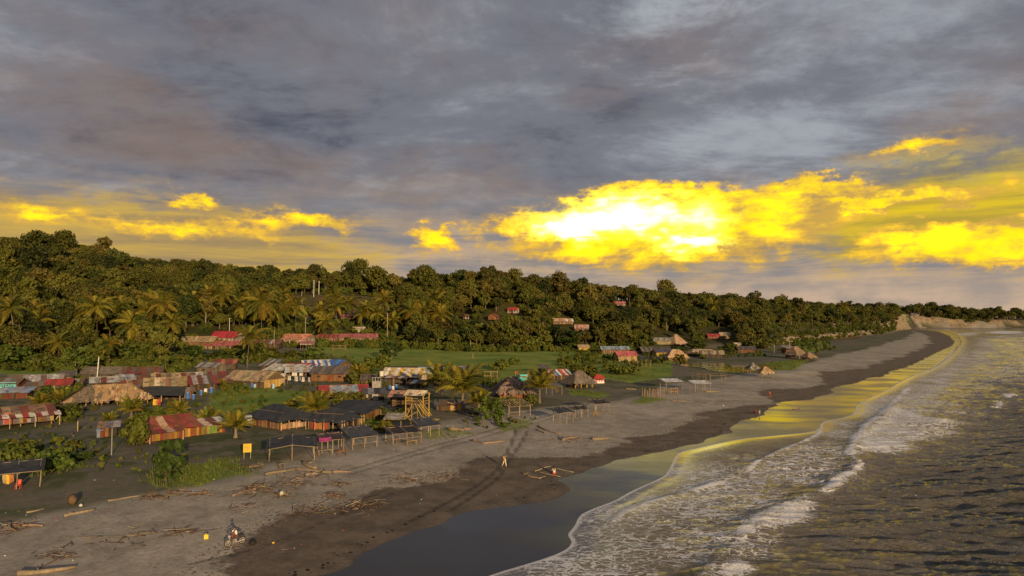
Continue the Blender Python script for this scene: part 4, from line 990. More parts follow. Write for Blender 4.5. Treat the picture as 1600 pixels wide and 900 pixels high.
def opening(root, side, L, W, t, z, w, h, name='window', col=DK, frame=None):
    """a door or window with a frame, on wall f/b/l/r at fraction t along it"""
    if side in 'fb': c = Vector(((t-.5)*L, (-1 if side == 'f' else 1)*(W/2+.03), z)); sz = (w, .06, h); fz = [((w+.14, .10, .07), (0, 0, h/2)), ((w+.14, .10, .07), (0, 0, -h/2))]
    else: c = Vector(((-1 if side == 'l' else 1)*(L/2+.03), (t-.5)*W, z)); sz = (.06, w, h); fz = [((.10, w+.14, .07), (0, 0, h/2)), ((.10, w+.14, .07), (0, 0, -h/2))]
    o = bx(name, root, c, sz, col, me=BOXP)
    for s_, d in fz:
        f = bx('frame', o, (0, 0, 0), (1,1,1), frame or WOOD)
        f.scale = tuple(a/b for a, b in zip(s_, sz)); f.location = tuple(a/b for a, b in zip(d, sz))
    return o
HUT_N = 0
def hut(px, py, wpx, label, th=50, k=0.6, wall=2.1, pitch=20, roof=GREY, back=None, wcol=(WOOD, BRN), o=0.5, kind='gable', group=None, name='wooden_hut', cat='hut', sep_=False, stilts=0.0, thatch=None,
        doors=(), wins=(), gcol=None, sheet=1.25, sides='fblr', L=None, zoff=0, pw=.45, scol=None, rise=None):
    """px,py = picture point of the footprint's centre on the ground; wpx = roof width seen in the picture"""
    wall *= .84; pitch = pitch+8 if pitch > 9 else pitch+4; o *= 1.35; wcol = [tuple((q*.72+.22*(b-q*.72))*(.85) for q, b in zip(c, (.18, .13, .08))) for c in wcol]; scol = [tuple(q*.85 for q in c) for c in scol] if scol else None  # wall boards browned and darkened; shade under eaves is put into their colour
    th += random.uniform(-9, 9)
    p, s = G(px, py); a = R(th); tot = wpx*s; Lm = L or (tot-1.2*o)/(abs(math.cos(a))+k*abs(math.sin(a))); W = Lm*k
    root = empty(name, (p.x, p.y, p.z+zoff), a, label, cat, group); P = R(pitch); z0 = stilts
    hw = stilts+wall
    if stilts > .2:
        for x in (-.47, 0, .47):
            for y in (-.46, .46): bar('stilt', root, (x*Lm, y*W, -.4), (x*Lm, y*W, stilts), .09, jit(WOOD))
        bx('floor', root, (0, 0, stilts-.06), (Lm+.3, W+.3, .12), jit(BRN))
    else:
        for x in (-.5, .5):
            for y in (-.5, .5): bar('post', root, (x*(Lm-.16), y*(W-.16), -.3), (x*(Lm-.16), y*(W-.16), hw), .07, jit(WOOD))
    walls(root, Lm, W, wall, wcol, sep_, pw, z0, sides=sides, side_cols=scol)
    for d in doors: opening(root, d[0], Lm, W, d[1], z0+.95, .85, 1.85, 'door', d[2] if len(d) > 2 else DK)
    for d in wins: opening(root, d[0], Lm, W, d[1], z0+wall*.58, d[3] if len(d) > 3 else .9, .75, 'window', d[2] if len(d) > 2 else DK)
    if kind == 'gable': gables(root, Lm, W, hw, P, gcol or wcol[0]); gable_roof(root, Lm, W, hw, P, o, roof, back, sheet)
    elif kind == 'shed': slope(root, 0, -(W/2+o), hw-o*math.tan(P)*.5, Lm+2*o*.7, (W+2*o)/math.cos(P), P, roof, 0, sheet)
    elif kind == 'hip': tarp_hip(root, Lm+2*o, W+2*o, hw-.1, (rise or W*.28)*1.05, roof)
    elif kind == 'flat': tarp_flat(root, Lm+2*o, W+2*o, hw-.1, hw+1.3, .2, roof, mid=.35)
    elif kind == 'thatch': thatch_hip(root, Lm, W, hw, (rise or W*.42)*1.25, thatch or (STRAW, OSTRAW, TAN), o=o)
    return root, Lm, W, hw, s
def awning(root, L, W, hw, depth, drop, cols, side='f', sheet=1.2, posts=2, pcol=PALEW, off=0.0):
    P = math.atan2(drop, depth); yaw = {'f': 0, 'b': math.pi, 'r': math.pi/2, 'l': -math.pi/2}[side]
    LL, WW = (L, W) if side in 'fb' else (W, L); Rm = Matrix.Rotation(yaw, 3, 'Z')
    q = Rm @ Vector((off, -(WW/2+depth), hw-drop)); sl_ = depth/math.cos(P)
    slope(root, q.x, q.y, q.z, LL, sl_, P, cols, yaw, sheet, .02)
    for i in range(posts):
        x = off+(-.5+i/max(1, posts-1))*LL*.96; a = Rm @ Vector((x, -(WW/2+depth*.92), -.35)); b = Rm @ Vector((x, -(WW/2+depth*.92), hw-drop+.03)); bar('post', root, a, b, .07, jit(pcol))
def shelter(px, py, wpx, label, th=50, k=0.6, h=2.2, roof='tarp', col=BLACK, tilt=.3, sag=.25, group='open pole shelters along the beach', mid=0.0, nx=3, pcol=PALEW, rails=False, bench=False, name='pole_shelter', o=.35, beams=True):
    tilt = tilt*1.1+.25; k *= 1.25; h *= .84; mid *= .6; pcol = tuple(q*.78 for q in pcol)
    p, s = G(px, py); a = R(th); Lm = (wpx*s-2*o)/(abs(math.cos(a))+k*abs(math.sin(a))); W = Lm*k
    root = empty(name, p, a, label, 'shelter', group)
    for i in range(nx):
        for j in (0, 1):
            x = (i/(nx-1)-.5)*Lm; y = (j-.5)*W; hh = h+tilt*j+mid*(1-abs(2*i/(nx-1)-1))
            bar('post', root, (x, y, -.35), (x+random.uniform(-.12, .12), y+random.uniform(-.1, .1), hh-.03+random.uniform(0, .12)), random.uniform(.045, .065), jit(pcol, .25))
    if beams:
        for j in (0, 1):
            for i in range(nx-1):
                x0, x1 = (i/(nx-1)-.5)*Lm, ((i+1)/(nx-1)-.5)*Lm; q0, q1 = mid*(1-abs(2*i/(nx-1)-1)), mid*(1-abs(2*(i+1)/(nx-1)-1))
                bar('beam', root, (x0-.15, (j-.5)*W, h+tilt*j-.12+q0), (x1+.15, (j-.5)*W, h+tilt*j-.12+q1), .035, jit(pcol, .2))
        for i in range(nx):
            x = (i/(nx-1)-.5)*Lm; q0 = mid*(1-abs(2*i/(nx-1)-1)); bar('rafter', root, (x, -W/2-.3, h-.06+q0-.05), (x, W/2+.3, h+tilt-.06+q0+.05), .03, jit(pcol, .2))
    if roof == 'tarp': tarp_flat(root, Lm+2*o, W+2*o, h+.02, h+tilt+.02, sag, col, mid=mid)
    elif roof == 'thatch': thatch_hip(root, Lm, W, h, .8, (STRAW, OSTRAW, PALEW), rows=5)
    elif roof == 'tin': slope(root, 0, -(W/2+o), h-.05, Lm+2*o, (W+2*o)/math.cos(math.atan2(tilt, W)), math.atan2(tilt, W), col)
    elif roof == 'poles':
        n = 9
        for i in range(n): x = (i/(n-1)-.5)*(Lm+.5); bar('rafter', root, (x, -W/2-.5, h+.06), (x+random.uniform(-.2, .2), W/2+.5, h+tilt+.06), .06, jit(PALEW, .2))
    if rails:
        for i in range(nx-1):
            x0, x1 = (i/(nx-1)-.5)*Lm, ((i+1)/(nx-1)-.5)*Lm; bar('rail', root, (x0, -W/2, .8), (x1, -W/2, .85), .032, jit(pcol))
        bar('rail', root, (Lm/2, -W/2, .8), (Lm/2, W/2, .82), .032, jit(pcol))
    return root, Lm, W, s
def table(px, py, wpx, label, th=50, col=PALEW, benchy=True, group='wooden tables and benches under the shelters'):
    p, s = G(px, py); L = wpx*s; root = empty('wooden_bench', p, R(th), label, 'bench', group)
    col = tuple(q*.6 for q in col)
    bx('top', root, (0, 0, .74), (L, .5, .07), jit(col))
    for x in (-.42, .42):
        for y in (-.18, .18): bar('leg', root, (x*L, y, -.1), (x*L, y, .71), .05, jit(col))
# ------------------------------------------------------------------ the village, near to far
# red and white striped hut, left edge
r, L, W, hw, s = hut(28, 664, 96, 'stilted hut at the left edge under a red and white striped awning', 48, .5, 2.0, 14, [(.20,.13,.09), RUST, (.26,.17,.11)], wcol=[(.45,.36,.12), RED, WHT, (.16,.13,.24), (.50,.46,.36), ORNG, (.30,.15,.10), (.22,.20,.30)], sep_=True, stilts=.6, gcol=(.45,.55,.62), o=.4, doors=(('f', .30, (.35,.06,.05)),), wins=(('f', .62),), pw=.55)
awning(r, L+1.6, W, hw-.05, 1.7, .55, [RED, WHT, RED, WHT, DRED, WHT], posts=4, sheet=.95)
for y in (-.6, .2, .9): bar('brace', r, (L/2+.2, y, -.2), (L/2+1.6, y, hw-.5), .07, jit(PALEW))
# rusty red tin hut with coloured planks
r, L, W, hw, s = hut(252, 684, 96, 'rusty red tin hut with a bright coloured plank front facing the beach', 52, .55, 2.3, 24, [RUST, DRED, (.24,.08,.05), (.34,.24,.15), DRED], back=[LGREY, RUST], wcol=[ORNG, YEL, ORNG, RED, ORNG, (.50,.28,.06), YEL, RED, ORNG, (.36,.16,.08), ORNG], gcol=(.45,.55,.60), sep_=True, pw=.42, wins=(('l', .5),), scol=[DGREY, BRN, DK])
awning(r, 5.2, W, hw-.1, 1.7, .5, [RUST, DRED, (.50,.34,.26), RUST], posts=2, off=-L*.12)
r, L, W, hw, s = hut(318, 677, 62, 'low lean-to of green and orange planks at the right end of the rusty tin hut', 52, .4, 1.7, 9, [RUST, (.30,.10,.06), (.52,.40,.32), RUST, LGREY], kind='shed', wcol=[GRN, GRN, ORNG, YEL, RED, GRN, ORNG, (.45,.40,.10), GRN], sep_=True, pw=.42)
awning(r, 2.6, W, 1.75, 1.5, .15, [LGREY, WHT], side='r', posts=2)
r, L, W, hw, s = hut(170, 681, 34, 'small plank shed with black plastic side left of the rusty red tin hut', 20, .7, 1.9, 8, [WOOD, GREY, LGREY], kind='shed', wcol=[(.40,.24,.08), ORNG, DK], sep_=True, pw=.5, scol=[BLACK])
hut(157, 683, 14, 'tiny box hut with a pale blue tin lid beside the plank shed', 20, .9, 1.3, 6, [LBLUE, LGREY], kind='shed', wcol=[DRED, BRN, LBLUE], o=.15)
# black tarp huts
r, L, W, hw, s = hut(436, 664, 108, 'large hut under a black plastic hipped roof with patched plank walls', -34, .62, 2.0, 20, BLACK, kind='hip', wcol=[ORNG, PALEW, (.50,.30,.14), PINK, WOOD, (.52,.36,.14), BRN, RED, PALEW], sep_=True, pw=.38, sides='fbl', rise=2.0, o=.7)
plank_row(r, (L/2, -W/2), (L/2, W/2), .95, [PALEW, ORNG, WOOD], .34, 0, True)
for i in range(5): bar('post', r, (L/2+.3, (-.5+i/4)*W, -.3), (L/2+.3, (-.5+i/4)*W, hw+.1), .07, jit(PALEW))
r, L, W, hw, s = hut(522, 668, 80, 'pointed black tarp hut with orange planks between its pale posts', -20, .85, 2.0, 20, BLACK, kind='hip', wcol=[ORNG, BRN, DK, (.45,.14,.06), WOOD], sep_=True, pw=.5, sides='bl', rise=1.9, o=.5)
plank_row(r, (-L/2, -W/2+.4), (L*.1, -W/2+.4), 1.3, [ORNG, RED, BRN], .5, 0, True)
for i in range(5): bar('post', r, ((-.5+i/4)*L*1.04, -W/2-.35, -.3), ((-.5+i/4)*L*1.04, -W/2-.35, hw+.05), .075, jit(PALEW))
for i in range(3): bar('post', r, (L/2+.35, (-.5+i/2)*W, -.3), (L/2+.35, (-.5+i/2)*W, hw+.05), .075, jit(PALEW))
r, L, W, hw, s = hut(553, 656, 90, 'long flat hut with a sagging black tarp roof behind the pointed tarp hut', -24, .6, 2.1, 6, BLACK, kind='flat', wcol=[BRN, DK, ORNG, WOOD], sep_=True, pw=.5, sides='bl')
for i in range(5): bar('post', r, ((-.5+i/4)*L, -W/2-.2, -.3), ((-.5+i/4)*L, -W/2-.2, hw), .08, jit(WOOD))
plank_row(r, (-L*.1, -W/2-.25), (L/2, -W/2-.25), .8, [WOOD, YEL, BRN], .35, 0, True, ragged=.25, name='picket')
# open beach shelters, from the left
r, L, W, s = shelter(27, 760, 78, 'dark open shed with clothes and a red chair under it at the left edge', 32, .5, 2.2, 'tarp', BLACK, .5, .12, nx=3)
shelter(456, 715, 86, 'widest black tarp shelter standing alone right of the yellow sign', 18, .62, 2.1, 'tarp', BLACK, .2, .35, mid=.75, nx=3)
shelter(516, 704, 50, 'shelter with a purple cloth slung under its tarp', 30, .7, 2.2, 'tarp', (.045,.036,.045), .25, .3)
shelter(561, 698, 62, 'tilted tarp shelter with bare rafters at its left end', 40, .7, 2.1, 'tarp', (.052,.055,.065), .75, .1, rails=True)
shelter(630, 690, 62, 'shelter with a sagging brown-black tarp and stools beneath it', 30, .6, 2.0, 'tarp', (.030,.026,.028), .2, .4, rails=True)
shelter(664, 680, 50, 'tilted dark tarp shelter just behind the sagging one', 42, .7, 2.1, 'tarp', (.052,.055,.065), .7, .1)
shelter(616, 668, 30, 'small square shade of pale sheet on a thin post behind the tarp shelters', 0, .9, 2.1, 'tin', (.40,.38,.30), .2, nx=2, o=.2)
shelter(880, 660, 36, 'nearest of the three small black shelters on the open beach', 25, .7, 2.3, 'tarp', BLACK, .3, .12, mid=.4, nx=3)
shelter(904, 651, 33, 'middle small black shelter with a low sagging sheet on thin sticks', 25, .6, 2.0, 'tarp', BLACK, .2, .4, nx=3)
shelter(936, 643, 36, 'farthest of the three small black shelters on the open beach', 25, .7, 2.2, 'tarp', (.035,.03,.033), .3, .2, nx=3)
shelter(804, 648, 54, 'open pole shelter with a roof of pale bare beams', 28, .7, 2.4, 'poles', PALEW, .45, rails=True)
shelter(866, 616, 28, 'little grey shelter with a bench between the palm and the grey thatched hut', 30, .7, 2.4, 'tin', (.16,.15,.14), .3, nx=2)
shelter(1049, 608, 34, 'shelter with a white sheet roof beside the row of bare poles', 10, .7, 2.6, 'tarp', (.55,.57,.60), .2, .1, nx=2)
shelter(1094, 611, 32, 'second white sheet shelter below the empty pole frame', 10, .6, 2.6, 'tarp', (.55,.57,.60), .2, .1, nx=3)
shelter(1096, 598, 28, 'empty dark pole frame behind the second white sheet shelter', 10, .6, 3.2, 'poles', BRN, .2, nx=3, pcol=WOOD)
shelter(1119, 596, 30, 'thin table-like frame of poles right of the empty pole frame', 5, .5, 2.4, 'poles', WOOD, .1, nx=2)
shelter(1158, 578, 36, 'low boat-shaped shelter of dark poles right of the pond', 5, .4, 1.6, 'tin', (.30,.24,.14), .2, nx=3)
# umbrellas of thatch
def thatch_umbrella(px, py, wpx, hpx, label, cols):
    p, s = G(px, py); w = wpx*s; h = hpx*s; root = empty('thatched_parasol', p, 0, label, 'shelter', 'open pole shelters along the beach')
    for i in range(4): bar('post', root, (.4*w*(-1 if i % 2 else 1)*.8, .4*w*(-1 if i < 2 else 1)*.8, -.3), (.3*w*(-1 if i % 2 else 1), .3*w*(-1 if i < 2 else 1), h*.6), .09, jit(WOOD))
    thatch_hip(root, w*.7, w*.65, h*.5, h*.5, cols, rows=5, o=.4)
thatch_umbrella(1177, 583, 20, 17, 'grey pointed thatch shade right of the pond', (OSTRAW, GREY, OSTRAW))
thatch_umbrella(1196, 590, 26, 18, 'tan round thatch shade nearest the sea', (STRAW, TAN, PALEW))
# thatched and shop huts, left side
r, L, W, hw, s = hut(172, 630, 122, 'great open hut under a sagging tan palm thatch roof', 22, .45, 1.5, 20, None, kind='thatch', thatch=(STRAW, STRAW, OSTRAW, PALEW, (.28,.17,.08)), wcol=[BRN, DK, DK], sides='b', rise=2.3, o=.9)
for i in range(6): bar('post', r, ((-.5+i/5)*L, -W/2-.4, -.3), ((-.5+i/5)*L, -W/2-.4, hw), .09, jit(WOOD))
r, L, W, hw, s = hut(240, 627, 92, 'low open shelter with a dark sagging tarp roof joined to the tan thatched hut', 20, .5, 1.7, 6, (.045,.046,.04), kind='flat', wcol=[DK, BRN], sides='b')
for i in range(4): bar('post', r, ((-.5+i/3)*L, -W/2-.1, -.3), ((-.5+i/3)*L, -W/2-.1, hw), .09, jit(PALEW))
r, L, W, hw, s = hut(14, 612, 46, 'teal fronted shop with dark lettering at the left edge', 10, .7, 2.6, 16, [OSTRAW, BRN, GREY], wcol=[DRED, BRN, RUST], stilts=.2)
b = bx('sign_board', r, (.2, -W/2-.12, 1.75), (5.0, .08, 1.5), (.13,.42,.44), me=BOXP)
for i in range(7):
    for q in range(3):
        if (i*3+q*5) % 4: 
            e = bx('letter', b, (0,0,0), (1,1,1), (.03,.05,.08), me=BOXP); e.location = (-.34+i*.11+.012*q, -.62, -.22+.17*q*.8); e.scale = (.035 if q != 1 else .06, .3, .16); e.rotation_euler = (0, .3*(q-1), 0)
r, L, W, hw, s = hut(24, 622, 50, 'dark red plank stall with a grey tin lid below the teal shop', 15, .6, 1.7, 7, [LGREY, LBLUE, LGREY], kind='shed', wcol=[DRED, RUST, BRN, DK])
hut(68, 605, 62, 'hut with a grey corrugated gable roof left of the thatched shelter', 30, .7, 2.0, 22, [GREY, LGREY, GREY, OSTRAW], wcol=[DK, BRN, DGREY])
hut(94, 608, 42, 'small red tin roofed hut attached to the grey gabled one', 15, .7, 1.9, 20, [RED, DRED, RED], wcol=[PALEW, BRN, DGREY])
hut(50, 610, 36, 'dark lean-to of old boards left of the grey gabled hut', 30, .6, 1.7, 18, [OSTRAW, DGREY, BRN], wcol=[DK, BRN])
hut(166, 606, 52, 'hut with streaked grey tin sheets behind the thatched shelter', 30, .6, 2.2, 18, [LGREY, GREY, RUST, LGREY], wcol=[BRN, DK])
hut(166, 592, 66, 'long dark walled house with a wide grey-brown roof', 8, .5, 2.4, 20, [OSTRAW, (.17,.15,.12), (.22,.18,.14)], wcol=[DGREY, (.10,.10,.07)], wins=(('f', .3), ('f', .75)))
r, L, W, hw, s = hut(224, 592, 64, 'dark roofed house with a red awning and a blue door', 14, .6, 2.4, 18, [BRN, RUST, (.13,.09,.07)], wcol=[DGREY, BRN, (.10,.12,.2)], doors=(('f', .72, BLUE),))
awning(r, L*.55, W, 2.2, 1.8, .4, [DRED, RED, DRED], off=-L*.18)
hut(214, 610, 50, 'rust streaked tin roof between the thatched and the tan striped hut', 35, .6, 2.0, 20, [RUST, (.36,.27,.18), RUST, BRN], wcol=[DK, BRN])
r, L, W, hw, s = hut(258, 612, 70, 'hut with wide tan and rust striped tin roof and a teal wall', 34, .65, 2.2, 22, [TAN, (.30,.22,.10), CREAM, TAN, (.24,.15,.08), TAN], wcol=[(.06,.26,.22), BRN, (.05,.20,.18)], wins=(('f', .6),))
hut(270, 602, 68, 'higher tan tin roof right behind the tan striped hut', 30, .5, 2.6, 16, [TAN, RUST, (.32,.25,.15), OSTRAW, TAN], wcol=[BRN, DK])
hut(287, 622, 36, 'low plank annex with orange lit boards right of the tan striped hut', 25, .7, 1.9, 6, [WOOD, GREY, PALEW], kind='shed', wcol=[ORNG, WOOD, BRN])
hut(316, 608, 50, 'cluttered low hut with rust and grey roof scraps', 28, .6, 1.9, 12, [DRED, LGREY, RUST, GREY, BRN], kind='shed', wcol=[BRN, DK])
hut(352, 604, 52, 'dark open workshop with a patched rusty roof left of the plank house', 15, .6, 1.9, 8, [RUST, BRN, DRED, (.30,.20,.12)], kind='shed', wcol=[BRN, DK, ORNG])
r, L, W, hw, s = hut(330, 584, 44, 'tall grey plank house with a dark grey roof', -14, .7, 2.9, 16, [GREY, DGREY, GREY], wcol=[(.24,.21,.17), (.30,.26,.20), (.18,.16,.13)], wins=(('f', .4),))
hut(353, 576, 38, 'rusty red roof adjoining the tall grey plank house', 10, .7, 2.5, 17, [RUST, DRED, (.40,.14,.10)], wcol=[BRN, DGREY])
r, L, W, hw, s = hut(398, 603, 94, 'long house with a tan tin roof and a sunlit plank gable end', -20, .6, 2.4, 19, [(.33,.26,.16), (.30,.24,.15), TAN], back=[CREAM, TAN], wcol=[(.20,.14,.08), BRN], scol=[YEL, (.55,.36,.13), PALEW], sep_=False)  # yellow gable boards, brown long walls: sun and shade put into the board colours
awning(r, 5.6, W, 2.5, 2.0, .35, [LGREY, WHT, LGREY], side='r', posts=2)
hut(448, 586, 70, 'ruined store with torn white and grey roof sheets', -18, .5, 2.0, 8, [WHT, LGREY, (.5,.46,.40), GREY, WHT], kind='shed', wcol=[BRN, DK], sheet=.9)
hut(466, 590, 44, 'white patched lean-to above the washing lines', 12, .6, 2.2, 9, [WHT, CREAM, LGREY], kind='shed', wcol=[DK, BRN], sides='b')
hut(467, 582, 44, 'dark red tin roof in front of the blue and white striped one', 12, .6, 2.3, 18, [DRED, RED, DRED, RUST], wcol=[BRN, DK])
hut(494, 580, 54, 'house with a blue and white striped tin roof', 30, .7, 2.4, 21, [WHT, BLUE, WHT, LBLUE, BLUE], wcol=[BRN, DGREY], sheet=.85)
hut(527, 578, 42, 'bright blue tin roof right of the blue and white striped one', -22, .8, 2.6, 20, [BLUE, (.06,.17,.48), BLUE], wcol=[BRN, WOOD])
r, L, W, hw, s = hut(522, 594, 66, 'brown plank house with sunlit front wall and grey-brown roof', -6, .7, 2.8, 17, [(.13,.12,.12), DGREY, OSTRAW], wcol=[(.38,.20,.07), ORNG, (.32,.18,.08)], scol=[DGREY, BRN], doors=(('f', .52, (.20,.05,.03)),), wins=(('f', .2), ('f', .8)))  # orange front and dark end boards paint in the sunlit and shaded walls
r, L, W, hw, s = hut(536, 622, 86, 'hut roofed with red tarp, grey and pale blue tin sheets', 16, .6, 2.1, 14, [RED, RED, LGREY, LBLUE, LGREY, GREY, LBLUE], wcol=[DK, BRN, DGREY], sides='blr')
hut(584, 624, 40, 'dark low annex with white posts right of the red tarp hut', 10, .7, 1.8, 8, [DGREY, GREY, DK], kind='shed', wcol=[DK, DGREY, WHT])
# small sheds that fill the gaps
for q in ((120, 604, 26, 'small rusty shed just left of the white pole', 20, [RUST, GREY, BRN]), (196, 603, 30, 'low grey tin shed between the thatched shelter and the red awning', 34, [GREY, LGREY]), (236, 601, 34, 'rust brown lean-to in front of the red awning house', 12, [RUST, BRN, TAN]),
          (300, 594, 34, 'pale tin shed behind the higher tan roof', 28, [LGREY, GREY, WHT]), (372, 590, 30, 'brown shed touching the left end of the long tan roof', -12, [BRN, RUST]), (424, 578, 36, 'dark shed with a grey lid behind the long tan roof', -20, [GREY, DGREY]),
          (575, 602, 26, 'little brown shed right of the brown plank house', 8, [BRN, OSTRAW]), (654, 606, 34, 'rusty shed roof between the striped house and the dark palm', -20, [RUST, LGREY, BRN]), (30, 598, 34, 'brown roofed shed behind the teal shop', 20, [OSTRAW, BRN]),
          (104, 596, 26, 'small dark shed behind the red tin roof', 10, [DGREY, OSTRAW]), (206, 621, 26, 'grey sheet lean-to behind the top of the thatched shelter', 30, [GREY, LGREY]), (338, 598, 30, 'shed with a red and grey patched roof before the tall grey plank house', 16, [DRED, GREY, RUST]),
          (434, 600, 22, 'small awning of pale sheet beside the washing lines', 12, [WHT, LGREY]), (1080, 556, 20, 'small brown shed between the thatched hut and the cream house', -8, [BRN, OSTRAW]), (1012, 553, 22, 'grey shed right of the pink-roofed cabin', 6, [GREY, DGREY]), (850, 583, 22, 'dark shed left of the red and white patched roof', 20, [DGREY, OSTRAW])):
    hut(q[0], q[1], q[2], q[3], q[4], .7, 1.9, 13, q[5], kind='shed' if q[0] % 3 else 'gable', wcol=[BRN, DK, WOOD, DGREY], name='tin_shed', cat='shed')
# lookout area
r, L, W, hw, s = hut(632, 600, 70, 'house with a cream and yellow striped roof and a white gable', -16, .7, 3.0, 20, [CREAM, WHT, (.58,.40,.15), CREAM, WHT, YEL], back=[CREAM], wcol=[BRN, DGREY], gcol=WHT, scol=[(.55,.40,.25), WHT], sheet=1.0)
awning(r, L*.7, W, 2.6, 2.4, .5, [BRN, LGREY, (.38,.22,.13)], posts=3, off=-L*.1)
hut(676, 592, 52, 'house with light blue, grey and white striped roof', -14, .7, 2.4, 20, [LBLUE, LGREY, (.18,.30,.42), WHT, LBLUE], wcol=[BRN, DGREY], scol=[BLUE, LBLUE])
hut(718, 586, 32, 'squat grey plank hut with a flat worn roof behind the palms', -10, .7, 2.2, 7, [GREY, OSTRAW, LGREY], kind='shed', wcol=[DGREY, (.26,.20,.15)])
r, L, W, hw, s = hut(704, 640, 50, 'dark low hut behind a fence of sunlit yellow planks', 8, .5, 1.7, 14, [DGREY, BRN, DK], wcol=[DK, BRN])
hut(690, 606, 30, 'rusty roof scrap behind the dark palm', -25, .7, 2.0, 16, [RUST, LGREY, BRN], wcol=[BRN, DK])
def plank_fence(px0, py0, px1, py1, h, cols, label, w=.35):
    a, s = G(px0, py0); b, _ = G(px1, py1); root = empty('plank_fence', a, 0, label, 'fence'); d = b-a
    plank_row(root, (0, 0), (d.x, d.y), h, cols, w, 0, True, ragged=.2)
    bar('rail', root, (0, .06, h*.6), (d.x, d.y+.06, h*.6+d.z), .04, jit(WOOD))
plank_fence(682, 640, 722, 643, 1.5, [YEL, (.50,.34,.12), PALEW, WOOD], 'fence of sunlit yellow upright planks left of the big young palm')
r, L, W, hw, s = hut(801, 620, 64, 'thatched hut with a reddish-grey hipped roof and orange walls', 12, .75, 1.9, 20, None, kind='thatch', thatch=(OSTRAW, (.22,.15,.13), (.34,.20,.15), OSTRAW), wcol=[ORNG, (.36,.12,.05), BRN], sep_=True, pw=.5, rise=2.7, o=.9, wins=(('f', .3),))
r, L, W, hw, s = hut(868, 592, 50, 'hut with red, white and blue patched tin roof', 24, .7, 1.9, 18, [PINK, WHT, RED, LBLUE, BLUE, WHT, DRED], wcol=[BRN, DK, WOOD], sheet=.8)
r, L, W, hw, s = hut(905, 605, 46, 'grey thatched hut with a steep roof beside the red stall', 38, .65, 1.9, 20, None, kind='thatch', thatch=(OSTRAW, (.14,.12,.11), (.18,.15,.12)), wcol=[BRN, ORNG, DK], rise=2.4, o=.7, sides='bl')
for i in range(4): bar('post', r, ((-.5+i/3)*L, -W/2-.3, -.3), ((-.5+i/3)*L, -W/2-.3, hw), .09, jit(YEL))
# right hand group beyond the field
hut(977, 564, 38, 'cabin with a pink-red roof and bright sunlit plank walls', 8, .55, 3.2, 24, [PINK, (.50,.12,.16), PINK], wcol=[(.62,.42,.16), YEL, PALEW], doors=(('f', .5, WOOD),))
hut(911, 549, 20, 'small yellow walled hut at the right end of the field', 10, .7, 3.0, 20, [PALEW, TAN], wcol=[(.62,.50,.10), YEL], wins=(('f', .4),))
hut(960, 552, 46, 'long grey-blue roofed house behind the pink-roofed cabin', 8, .4, 2.8, 16, [LBLUE, GREY, LBLUE], wcol=[(.40,.22,.14), DGREY])
hut(1036, 556, 36, 'dark blue roofed hut with a yellow wall', 6, .5, 2.6, 18, [(.06,.07,.16), (.08,.08,.14)], wcol=[YEL, (.55,.36,.13)])
hut(1056, 563, 36, 'pale orange thatched hut on posts left of the pond', 12, .6, 2.0, 20, None, kind='thatch', thatch=(PALEW, (.45,.25,.14), STRAW), wcol=[(.45,.20,.10), WOOD], rise=2.6)
hut(1036, 538, 32, 'cream walled house with a mossy grey roof on the slope', -12, .6, 3.0, 19, [LGREY, (.36,.34,.20), GREY], wcol=[(.60,.52,.22), CREAM])
hut(1056, 540, 34, 'pointed thatched house beside the cream walled one', 40, .8, 2.2, 20, None, kind='thatch', thatch=(PALEW, (.40,.26,.20), STRAW), wcol=[BRN, ORNG], rise=4.2)
hut(1098, 556, 34, 'cream house with long pale roof above the pond', -14, .5, 2.6, 17, [CREAM, PALEW, CREAM], wcol=[(.60,.42,.20), PALEW])
hut(1112, 559, 40, 'low hut with a worn grey-tan roof right of the cream house', -10, .6, 2.4, 18, [OSTRAW, PALEW, TAN], wcol=[DK, BRN, DGREY])
hut(1113, 529, 20, 'bright red roofed house on the slope above the pond', 0, .6, 2.4, 20, [RED, (.50,.07,.08)], wcol=[BRN, PINK])
hut(1132, 529, 18, 'tan tall roofed house right of the bright red roof', 0, .8, 3.0, 26, [PALEW, (.42,.30,.20)], wcol=[WOOD, PALEW])
hut(1165, 551, 30, 'dark roofed hut with a red-brown porch left of the sandy bank', 0, .6, 2.6, 16, [DGREY, (.08,.08,.10)], wcol=[DK, (.30,.10,.05), BRN])
hut(1152, 544, 12, 'tiny pale hut left of the dark roofed porch hut', 0, .8, 3.0, 20, [CREAM, WHT], wcol=[PALEW])
r, L, W, hw, s = hut(1243, 560, 34, 'weathered thatched beach hut with an open pole front at the far end', 30, .7, 2.6, 20, None, kind='thatch', thatch=(OSTRAW, (.24,.18,.13), STRAW), wcol=[BRN, DK], sides='b', rise=3.0)
for i in range(4): bar('post', r, ((-.5+i/3)*L, -W/2-.3, -.3), ((-.5+i/3)*L, -W/2-.3, hw+.2), .12, jit(PALEW))
hut(1264, 563, 22, 'small low thatch beside the far beach hut', 20, .7, 1.8, 20, None, kind='thatch', thatch=(OSTRAW, STRAW), wcol=[DK, BRN], sides='b', rise=1.8)
hut(1232, 552, 24, 'far brown hut with a bare ladder-like roof frame', 20, .6, 3.2, 10, [OSTRAW, GREY], kind='shed', wcol=[BRN, (.35,.12,.06)], sides='bl')
